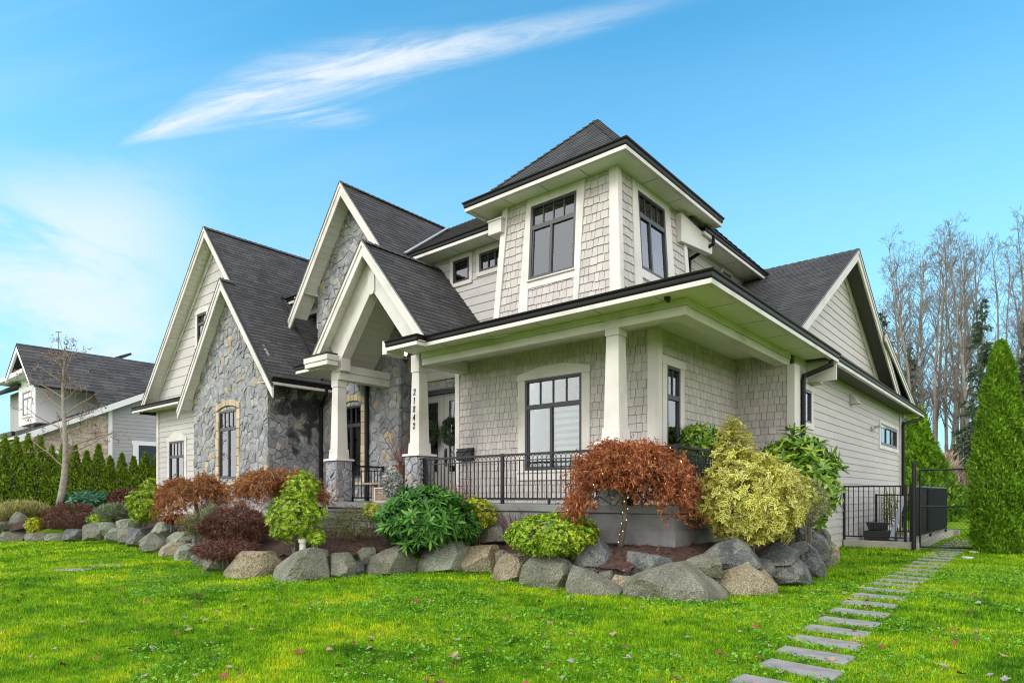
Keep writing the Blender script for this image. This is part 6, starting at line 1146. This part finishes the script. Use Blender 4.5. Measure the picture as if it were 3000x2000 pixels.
def fir(seed):
    nr = np.random.default_rng(seed); mb = MB(); mb.tube([np.array([0, 0, 0.]), np.array([0, 0, 14.])], [.22, .03], 7); t = bpy.data.meshes.new('trunk'); t.from_pydata(mb.v, [], mb.f); t.materials.append(M_bark); P_ = []; A_ = []
    for z in np.arange(2.2, 14, .34):
        for k in range(nr.integers(4, 7)):
            a = nr.uniform(0, 6.28); L_ = (14.6 - z) * .24 * nr.uniform(.45, 1.15); q = int(L_ * 30) + 4; t_ = nr.random(q); d = np.array([math.cos(a), math.sin(a), 0]); p = d * (t_ * L_)[:, None] + np.array([0, 0, 1.]) * (z - .25 * t_ * L_ - .12 * (t_ * L_) ** 2 * .5)[:, None] + nr.normal(0, .07, (q, 3)); P_.append(p); A_.append(unit(d + np.array([0, 0, -.55]) + nr.normal(size=(q, 3)) * .5))
    P_ = np.concatenate(P_); A_ = np.concatenate(A_); V, Fa, _ = leaves(P_, A_, unit(nr.normal(size=P_.shape)), nr.uniform(.2, .42, len(P_)), np.full(len(P_), .13), 'scale'); o = npmesh('needles', V, Fa, G_fir); me = o.data; bpy.data.objects.remove(o); return t, me
FV = [fir(1), fir(2)]
for i, (u, v, d_, lab) in enumerate(((2585, 905, 50, 'narrow dark fir nearest the side gable'), (2878, 870, 48, 'dark fir behind the top of the columnar cedar'), (2665, 1010, 56, 'dark fir low in the middle of the bare wood'), (3010, 930, 50, 'dark fir at the right picture edge'))):
    b = at(u, HY, d_); h = (HY - v) * d_ / F + CZ; root = empty('fir_tree', (b[0], b[1], 0), lab, 'fir tree', 'firs among the bare trees'); s_ = h / 14; root.scale = (s_ * .8, s_ * .8, s_); root.rotation_euler[2] = i * 1.3
    for nme, me in zip(('trunk', 'needles'), FV[i % 2]): o = bpy.data.objects.new(nme, me); COL.objects.link(o); o.parent = root
# brown thicket at the feet of the trees
n = 60000; u = rng.uniform(2500, 3150, n); d_ = rng.uniform(38, 52, n); B = np.array([0, 0, 0]) + FW * d_[:, None] + RT * (((u - 1500) / F) * d_)[:, None]; h = rng.uniform(1.0, 6.8, n) * (.55 + .45 * np.sin(u * .02) ** 2); B[:, 2] = rng.uniform(0, .6, n) * h * .8
A_ = unit(rng.normal(size=(n, 3)) * np.array([.34, .34, .1]) + UP); V, Fa, _ = leaves(B, A_, unit(rng.normal(size=(n, 3))), np.clip(h * .3, .5, 1.6), rng.uniform(.010, .022, n), 'thread')
tag(npmesh('thicket', V, Fa, leafmat('thicket_twigs', [(0, (.20, .13, .10)), (.5, (.32, .23, .17)), (1, (.46, .37, .28))], .9, 0)), 'dense pinkish brown thicket of bare brush under the trees', 'brush', kind='stuff')
# thin alder in front of the neighbour
def alder():
    b = at(172, 1490, 21.2); b[2] = .85; root = empty('young_tree', tuple(b), 'slender pale barked young tree with a few dead leaves by the hedge', 'bare tree'); rr = random.Random(12); mb = MB(); br = MB(); tips = []; rmn = .0055
    top = at(196, 1050, 21.2); k = np.linspace(0, 1, 10); pts = [b * (1 - t_) + top * t_ + RT * .16 * math.sin(t_ * 5) * (1 - t_ * .4) for t_ in k]; mb.tube(pts, [.115 * (1 - .9 * t_) + .008 for t_ in k], 9)
    for (t_, side, L_) in ((.28, -1, 2.1), (.30, 1, 1.6), (.36, 1, 2.4), (.5, 1, 2.2), (.52, -1, 2.0), (.58, .3, 1.6), (.62, 1, 2.1), (.66, -1, 1.8), (.72, .8, 1.9), (.74, -1, 1.6), (.8, 1, 1.3), (.84, -.7, 1.2), (.9, .5, .9), (.94, -.6, .8), (.45, -.4, 1.6), (.4, .8, 2.6)):
        j = t_ * 9; i0 = int(j); s0 = pts[i0] * (1 - j + i0) + pts[min(9, i0 + 1)] * (j - i0); d = RT * side * .8 + FW * rr.uniform(-.5, .5) + UP * rr.uniform(.25, .8); grow(br, s0, d / np.linalg.norm(d), L_ * .82, .028, 3, rr, .16, 5, .52, 4, 4, .15, tips, .0055)
    for q in range(3): grow(br, pts[-2], np.array([rr.uniform(-.3, .3), rr.uniform(-.3, .3), .95]), 1.3, .02, 3, rr, .16, 5, .55, 4, 4, .15, tips, .0065)
    mb.build('trunk', M_grey_twig, root, smooth=True); br.build('branches', mat('alder_twig', (.27, .21, .165), .9), root); T = np.array(tips); n = 500; kk = rng.integers(0, len(T), n); kk = kk[T[kk][:, 2] > 2.2]; n = len(kk); P_ = T[kk] + rng.normal(0, .05, (n, 3)); V, Fa, _ = leaves(P_, unit(rng.normal(size=(n, 3)) - UP * .6), unit(rng.normal(size=(n, 3))), np.full(n, .06), np.full(n, .035), 'oval'); npmesh('dead_leaves', V, Fa, G_brown, parent=root)
alder()
# ------------------------------------------------------------------ things on the porch and walls
mb = MB(); mb.box(-10.31, -9.86, 10.27, 10.385, 2.14, 2.33); mb.prism(FX(-9.86), [(10.24, 2.32), (10.395, 2.42), (10.395, 2.33)], -.45, 0); mb.prism(FY(10.262), [(-10.31, 2.40), (-9.86, 2.40), (-10.085, 2.24)], -.01, .006); o = mb.build('mailbox', M_rail, bevel=.004); tag(o, 'black metal mailbox on the shingle wall beside the doors', 'mailbox')
def wreath(x, z, lab):
    n = 2600; a = rng.uniform(0, 6.28, n); b2 = rng.uniform(0, 6.28, n); rb = .085 * rng.random(n) ** .5; c = np.stack([x + np.cos(a) * (.22 + rb * np.cos(b2)), 11.26 + rb * np.sin(b2) * .8, z + np.sin(a) * (.24 + rb * np.cos(b2))], -1); A_ = unit(np.stack([np.cos(a), -np.full(n, .5), np.sin(a)], -1) + rng.normal(size=(n, 3)) * .6); V, Fa, _ = leaves(c, A_, unit(rng.normal(size=(n, 3))), np.full(n, .085), np.full(n, .018), 'blade'); o = npmesh('wreath', V, Fa, G_fir); tag(o, lab, 'wreath', 'wreaths on the front doors')
wreath(-12.30, 2.93, 'dark green wreath on the left front door'); wreath(-11.48, 2.95, 'dark green wreath on the right front door')
M_wood = mat('weathered_wood', [(.20, .14, .10), (.32, .25, .19)], .8, 6, bump=.3, stretch=(8, 1, 1)); M_wwhite = mat('whitewashed_wood', [(.42, .38, .34), (.58, .54, .49)], .8, 5, bump=.2)
t = empty('side_table', (-12.27, 9.5, 1.19), 'small weathered wooden pedestal table by the left column', 'table'); mb = MB(); mb.box(-12.62, -11.92, 9.38, 9.62, 1.60, 1.65); mb.build('tabletop', M_wood, t, bevel=.005); mb = MB(); mb.box(-12.31, -12.23, 9.45, 9.55, 1.19, 1.60); mb.build('leg', M_wood, t)
t = empty('crate', (-11.72, 9.35, 1.19), 'whitewashed slatted wooden crate on the top step', 'crate'); mb = MB()
for i in range(5): mb.box(-11.98, -11.46, 9.29, 9.31, 1.20 + i * .062, 1.25 + i * .062); mb.box(-11.475, -11.46, 9.31, 9.6, 1.20 + i * .062, 1.25 + i * .062)
mb.build('slats', M_wood, t); mb = MB()
for q in ((-12, -11.96, 1.19, 1.53), (-11.48, -11.44, 1.19, 1.53)): mb.box(q[0], q[1], 9.27, 9.29, q[2], q[3])
mb.box(-11.96, -11.48, 9.27, 9.29, 1.50, 1.53); mb.box(-11.96, -11.48, 9.27, 9.29, 1.19, 1.215); mb.build('frame', M_wwhite, t)
G_frost = leafmat('frosted_leaf', [(0, (.20, .26, .26)), (.4, (.36, .42, .42)), (.7, (.55, .50, .42)), (1, (.70, .64, .55))], .6, .1)
shrub('flower_arrangement', 'pale blue and cream frosted christmas arrangement beside the number column', (1118, 1368, 1178, 1462), 13.1, G_frost, 'oval', 1500, .075, .04, 0, .22, .5, base_z=1.19, cat='flower arrangement', stemn=4, jit=.8)
t = empty('planter', (-12.28, 10.3, 1.19), 'tall rusty planter holding bare red branches in the entry', 'planter'); mb = MB(); mb.lathe((-12.28, 10.3, 1.19), [(.12, 0), (.17, .5), (.20, .84), (.22, .90), (.18, .90), (.16, .86)], 14); mb.build('pot', mat('rusty_metal', [(.09, .035, .022), (.16, .06, .04)], .8, 6), t); mb = MB(); rr = random.Random(5)
for i in range(26): a = rr.uniform(-1, 1); e_ = np.array([-12.28 + (a * .55 - .18), 10.3 + rr.uniform(-.3, .2), 2.1 + rr.uniform(.5, 1.15)]); s0 = np.array([-12.28, 10.3, 2.05]); mb.tube([s0, (s0 + e_) / 2 + np.array([0, 0, .05]), e_], [.006, .005, .003], 4)
mb.build('branches', M_redtwig, t)
mb = MB(); c = at(887, 1602, 10.75); mb.lathe((c[0], c[1], .15), [(.055, 0), (.055, .40), (.075, .41), (.075, .47), (.06, .475)], 16); o = mb.build('vent_pipe', mat('pvc_white', (.62, .60, .54), .5)); tag(o, 'short off-white capped pipe standing in the bed behind the wedge boulder', 'pipe')
for q, (u, v, lab) in enumerate(((2855, 1614, 'pale round lid in the grass just outside the gate'), (2834, 1630, 'smaller pale lid nearer the slabs'))): c = atz(u, v, .03); mb = MB(); mb.lathe((0, 0, 0), [(.10, -.03), (.11, .005), (.10, .012)], 14); o = mb.build('drain_lid', MATS['pvc_white']); o.location = (c[0], c[1], .02); tag(o, lab, 'drain lid')
# ------------------------------------------------------------------ sunken entry railing, kerb, gate, far fence
mb = MB(); z = .18; mb.box(-4.15, -2.45, 18.45, 18.70, -.1, z); mb.box(-2.72, -2.45, 18.702, 25.8, -.1, z); mb.box(-4.15, -2.30, 25.802, 26.0, -.1, z + .02)
o = mb.build('retaining_kerb', M_conc2, bevel=.012); tag(o, 'low pale concrete kerb around the basement entry beside the house', 'kerb'); rl = railing(None, (-4.17, 18.58), (-2.75, 18.58), .18, 1.60, 'basement_railing', .118, (0.01, .99), False, foot=(.45,)); tag(rl, 'black metal railing around the basement entry, near side', 'railing')
r2_ = railing(None, (-2.66, 18.7), (-2.55, 24.6), .18, 1.60, 'basement_railing', .11, (0, .5, 1), False, pw=.06); tag(r2_, 'black metal railing of the basement entry running along the path', 'railing')
mb = MB(); mb.bar((-2.58, 21.0, .95), (-2.50, 24.5, .95), .012, 1.15); o = mb.build('privacy_panel', mat('privacy_mesh', (.008, .010, .012), .9, spec=.1), r2_)
r3_ = railing(None, (-3.9, 21.2), (-2.8, 21.2), .22, 1.38, 'stair_railing', .13, (0.01, .99), False); tag(r3_, 'lower inner railing across the basement stairs', 'railing')
mb = MB(); mb.box(-4.10, -2.73, 18.7, 25.8, -.05, .03); o = mb.build('basement_landing', M_conc2); tag(o, kind='structure')
t = empty('garden_trellis', (-3.55, 22.6, .1), 'dark wooden trellis leaning behind the basement railing', 'trellis'); mb = MB()
for a in (-.3, -.1, .1, .3): mb.bar((-3.55 + a * .4, 22.6, .1), (-3.6 + a, 22.7, 1.6), .03, .03)
mb.bar((-3.8, 22.66, 1.2), (-3.35, 22.66, 1.15), .03, .03); mb.bar((-3.75, 22.63, .8), (-3.38, 22.63, .75), .03, .03); mb.build('lattice', M_wood, t)
mb = MB(); mb.hexa([(-3.95, 20.5, .35), (-3.55, 20.5, .35), (-3.55, 20.75, .35), (-3.95, 20.75, .35)], [(-4.02, 20.45, .58), (-3.48, 20.45, .58), (-3.48, 20.8, .58), (-4.02, 20.8, .58)]); mb.box(-4.05, -3.3, 20.4, 20.9, .03, .345); o = mb.build('planter_box', M_frame, bevel=.01); tag(o, 'black planter box behind the basement railing', 'planter')
shrub('rose_bush', 'thin leafy rose in a pot behind the basement railing', (2568, 1440, 2632, 1545), 21.0, G_cedar, 'oval', 900, .07, .03, 0, .2, .6, base_z=.1, cat='potted plant', shell=.2)
mb = MB(); mb.bar((-3.14, 19.0, .2), (-2.90, 19.3, 1.32), .10, .05, up=(0, 1, 0)); o = mb.build('folded_umbrella', mat('grey_fabric', (.42, .47, .56), .6)); tag(o, 'long grey folded board leaning inside the basement railing', 'board')
gt = empty('chain_link_gate', (-2.5, 18.45, 0), 'black chain link gate across the slab path', 'gate'); g0 = np.array([-2.44, 18.50]); g1 = np.array([-1.08, 18.98]); mb = MB(); P3 = lambda t_, z: np.array([*(g0 + (g1 - g0) * t_), z])
mb.tube([P3(0, .08), P3(0, 1.98)], .022, 8); mb.tube([P3(1, .08), P3(1, 1.98)], .022, 8); mb.tube([P3(0, 1.98), P3(1, 1.98)], .022, 8); mb.tube([P3(0, .08), P3(1, .08)], .022, 8); mb.tube([P3(0, 1.08), P3(1, 1.08)], .020, 8); mb.build('gate_frame', M_rail, gt)
mb = MB(); GL = float(np.linalg.norm(g1 - g0)); s_ = .095; k = -int(1.9 / s_)
for k in range(-21, 16):
    for sg_ in (1, -1):
        x0, x1 = 0., 1.9; a0 = k * s_ + (1.9 * 0 if sg_ > 0 else 1.9); pts = []
        lo = max(0, (0 - a0) / sg_ if sg_ > 0 else (a0 - GL)); hi = min(1.9, (GL - a0) if sg_ > 0 else a0)
        if hi - lo > .03: A = (a0 + sg_ * lo) / GL; B_ = (a0 + sg_ * hi) / GL; mb.tube([P3(A, .08 + lo), P3(B_, .08 + hi)], .0028, 3, cap=False)
mb.build('wire_mesh', M_rail, gt)
mb = MB(); mb.tube([(-2.56, 18.42, -.1), (-2.56, 18.42, 2.10)], .05, 14); mb.lathe((-2.56, 18.42, 2.10), [(.055, 0), (.055, .03), (.03, .06), (.002, .07)], 14); o = mb.build('gate_post', M_rail); tag(o, 'stout black round gate post at the corner of the basement railing', 'post')
fc = empty('rail_fence', tuple(at(2800, 1500, 36) * np.array([1, 1, 0])), 'brown wooden rail fence far behind the gate', 'fence'); a = at(2785, 1500, 36); b2 = at(3100, 1500, 38); a[2] = b2[2] = 0
for z_ in (.45, .85, 1.2): mb = MB(); mb.bar(a + UP * z_, b2 + UP * z_, .04, .15); mb.build('rail', M_wood, fc)
for i in range(4): p = a * (1 - i / 3) + b2 * i / 3; mb = MB(); mb.box(p[0] - .07, p[0] + .07, p[1] - .07, p[1] + .07, 0, 1.35); mb.build('post', M_wood, fc)
# ------------------------------------------------------------------ neighbouring house
XN = -36.; NB = empty('neighbouring_house', (XN - 5, 12, 0), 'neighbouring grey house with long dark roof, white dormer and pale brick', 'house')
M_nlap = mat('neighbour_siding', [(.30, .30, .315), (.36, .36, .375)], .7, 1.); M_brick = mat('pale_brick', [(.8, .8, .8), (1.1, 1.08, 1.05)], .85, 6, islandcols=[(0, (.36, .28, .23)), (.5, (.48, .40, .33)), (1, (.58, .51, .44))], bump=.4); M_nwhite = mat('neighbour_trim', (.74, .76, .78), .5)
def nX(x): return lambda u, v: (lambda r_: (r_[1], r_[2]))(np.array([0, 0, CZ]) + (FW + RT * ((u - 1500) / F) + UP * ((HY - v) / F)) * (x / (FW + RT * ((u - 1500) / F))[0]))
q1 = lambda x, y: (x / 2.24, 950 + y / 2.24); nx = nX(XN); fN = FX(XN)
Yc = nx(*q1(205, 800))[0]; Yb = nx(*q1(722, 700))[0]; Ye = nx(*q1(1120, 640))[0]; zc = nx(*q1(215, 722))[1]; zt = nx(*q1(1000, 450))[1]; Yt = nx(*q1(1000, 450))[0]; sl_ = (zt - zc) / (Yt - Yc); zs = lambda y: zc + sl_ * (y - Yc)
mb = MB(); mb.mi = 1; mb.prism(fN, [(Yc, 0), (Yb, 0), (Yb, zs(Yb)), (Yc, zs(Yc))], -.1, -.01); mb.mi = 0; cover(mb, fN, [[(Yc, 0), (Yb, 0), (Yb, zs(Yb)), (Yc, zs(Yc))]], .085, .16, .30, .006, .012, tilt=0); mb.build('brick_wall', [M_brick, M_mortar], NB)
mb = MB(); cover(mb, fN, [[(Yb, 0), (Ye + .8, 0), (Ye + .8, zs(Ye + .8)), (Yb, zs(Yb))]], .19, None, None, .018, .003); mb.prism(fN, [(Yb, 0), (Ye + .8, 0), (Ye + .8, zs(Ye + .8)), (Yb, zs(Yb))], -.1, -.01); mb.build('siding_wall', M_nlap, NB)
mb = MB(); mb.prism(fN, rectp(Yb - .09, Yb + .09, 0, zs(Yb)), .0, .06); mb.prism(fN, [(Yc - .6, zs(Yc - .6) - .14), (Ye + .8, zs(Ye + .8) - .14), (Ye + .8, zs(Ye + .8) + .16), (Yc - .6, zs(Yc - .6) + .16)], .45, .55); mb.prism(fN, [(Yc - .6, zs(Yc - .6) - .10), (Ye + .8, zs(Ye + .8) - .10), (Ye + .8, zs(Ye + .8) - .06), (Yc - .6, zs(Yc - .6) - .06)], .0, .45); mb.build('rake_trim', M_nwhite, NB)
dy0, dz1 = nx(*q1(870, 790)); dy1, _ = nx(*q1(1030, 790)); mb = MB()
for r_q in (rectp(dy0, dy0 + .26, 0, dz1), rectp(dy1, dy1 + .26, 0, dz1), rectp(dy0 - .05, dy1 + .3, dz1, dz1 + .22)): mb.prism(fN, r_q, .0, .07)
dr = mb.build('door', M_nwhite, NB); mb = MB(); mb.prism(fN, rectp(dy0 + .26, dy1, 0, dz1), .02, .05); mb.build('door_leaf', mat('navy_door', (.02, .03, .045), .4), dr)
# big roof: ridge runs back; two planes plus the lower slope by the side rake
rp0 = at(60, 1004, 33.0); XR_ = rp0[0]; zr_ = rp0[2]; Yr0 = rp0[1]; lp = plane_frame
def nroof(pts, exp=.30):
    fr = plane_frame(pts); pl_ = [fr.uv(p) for p in pts]; mb = MB(); mb.mi = 1; mb.prism(fr, pl_, -.12, -.01); mb.mi = 0; cover(mb, fr, [pl_], exp, .6, 1.1, .02, .01); return mb.build('roof', [M_roof, M_roofb], NB)
XE = XN + .5; zE = zs(Yc); ze_ = zE - .25
pass
nroof([(XR_ - 6, Yc - .7, zs(Yc - .7) + .1), (XE, Yc - .7, zs(Yc - .7) + .1), (XE, Ye + .8, zs(Ye + .8) + .15), (XR_ - 6, Ye + .8, zs(Ye + .8) + .15)])
# dormer gable facing the street
nYf = Yr0 + .1
def nY(y): return lambda u, v: (lambda r_: (r_[0], r_[2]))(np.array([0, 0, CZ]) + (FW + RT * ((u - 1500) / F) + UP * ((HY - v) / F)) * (y / (FW + RT * ((u - 1500) / F))[1]))
ny = nY(nYf); f_ = FY(nYf); pkx = ny(*q1(138, 128)); Lf = ny(*q1(66, 352)); Rf = ny(*q1(238, 400)); mb = MB()
for q in (Lf, Rf): a = np.array(pkx); b2 = np.array(q); mb.prism(f_, [tuple(a), tuple(b2), (b2[0], b2[1] - .3), (a[0], a[1] - .42)], .1, .2)
mb.build('rake_board', M_nwhite, NB)
nroof([(Lf[0] - .1, nYf + 14, Lf[1]), (Lf[0] - .1, nYf - .2, Lf[1]), (pkx[0], nYf - .2, pkx[1]), (pkx[0], nYf + 14, pkx[1])]); nroof([(Rf[0], nYf - .2, Rf[1]), (Rf[0], nYf + 17, Rf[1]), (pkx[0], nYf + 17, pkx[1]), (pkx[0], nYf - .2, pkx[1])]); sR = (pkx[1] - Rf[1]) / (Rf[0] - pkx[0]); xl_ = XN - .15; zl2 = Rf[1] - sR * (xl_ - Rf[0]); nroof([(xl_, nYf + 2.5, zl2), (xl_, nYf + 17, zl2), (Rf[0], nYf + 17, Rf[1]), (Rf[0], nYf + 2.5, Rf[1])])
dw0 = ny(*q1(55, 640)); dw1 = ny(*q1(155, 640)); f2_ = FY(nYf + .5); mb = MB(); mb.box(dw0[0] - .2, dw1[0], nYf + .5, nYf + 4.5, dw0[1] - .2, Lf[1] + .2); mb.prism(f2_, [(dw0[0] - .2, Lf[1]), (dw1[0], Lf[1]), (pkx[0], pkx[1] - .4)], -.3, 0); mb.build('dormer_wall', M_nwhite, NB)
mb = MB(); mb.box(dw0[0] - 2.2, dw1[0] + .35, nYf - .15, nYf + .6, Lf[1] - .12, Lf[1] + .12); mb.build('dormer_eave', M_nwhite, NB)
wz0 = ny(*q1(78, 598)); wz1 = ny(*q1(130, 425)); window(NB, f2_, wz0[0], wz1[0], wz0[1], wz1[1], 3, .28, trim4(wz0[0], wz1[0], wz0[1], wz1[1], .14, .14, .14), 'none', .5, room=False)
# front lower wing
fy2 = FY(Yc); X2 = XN - 9; mb = MB(); mb.mi = 1; mb.prism(fy2, rectp(X2, XN, 0, 3.3), -.1, -.01); mb.mi = 0; cover(mb, fy2, [rectp(X2, XN, 0, zc - .1)], .085, .2, .4, .006, .012, tilt=0); mb.build('brick_wall', [M_brick, M_mortar], NB)
mb = MB(); mb.box(X2, XN + .5, Yc - .75, Yc, zc - .28, zc - .12); mb.mi = 1; mb.box(X2, XN + .55, Yc - .85, Yc - .72, zc - .14, zc + .05); mb.build('front_eave', [M_nwhite, M_black], NB)
mb = MB(); mb.box(X2 - 4, dw0[0] - .3, nYf + 1.2, nYf + 5, zc, Lf[1] - .2); mb.build('upper_wall', M_nlap, NB); nroof([(X2 - 5, nYf + .3, Lf[1] - .3), (dw0[0] + .3, nYf + .3, Lf[1] - .3), (dw0[0] + .3, nYf + 6, Lf[1] + 2.4), (X2 - 5, nYf + 6, Lf[1] + 2.4)])
mb = MB(); a_ = at(172, 1020, 36); mb.tube([a_ - UP * .5, a_ + UP * .92], .02, 5); mb.tube([a_ + UP * .92 - RT * .17, a_ + UP * .92 + RT * .17], .015, 4); mb.build('antenna', M_frame, NB)
wy0, wz_ = nx(*q1(318, 905)); wy1, _ = nx(*q1(420, 905)); mb = MB(); mb.prism(fN, [(wy0, .5), (wy1, .5), (wy1, wz_ + .25), ((wy0 + wy1) / 2, wz_ + .6), (wy0, wz_ + .25)], .0, .05); ww = mb.build('arched_window', M_nwhite, NB); mb = MB(); mb.prism(fN, [(wy0 + .12, .6), (wy1 - .12, .6), (wy1 - .12, wz_ + .2), ((wy0 + wy1) / 2, wz_ + .45), (wy0 + .12, wz_ + .2)], .05, .06); mb.build('pane', M_glass, ww)
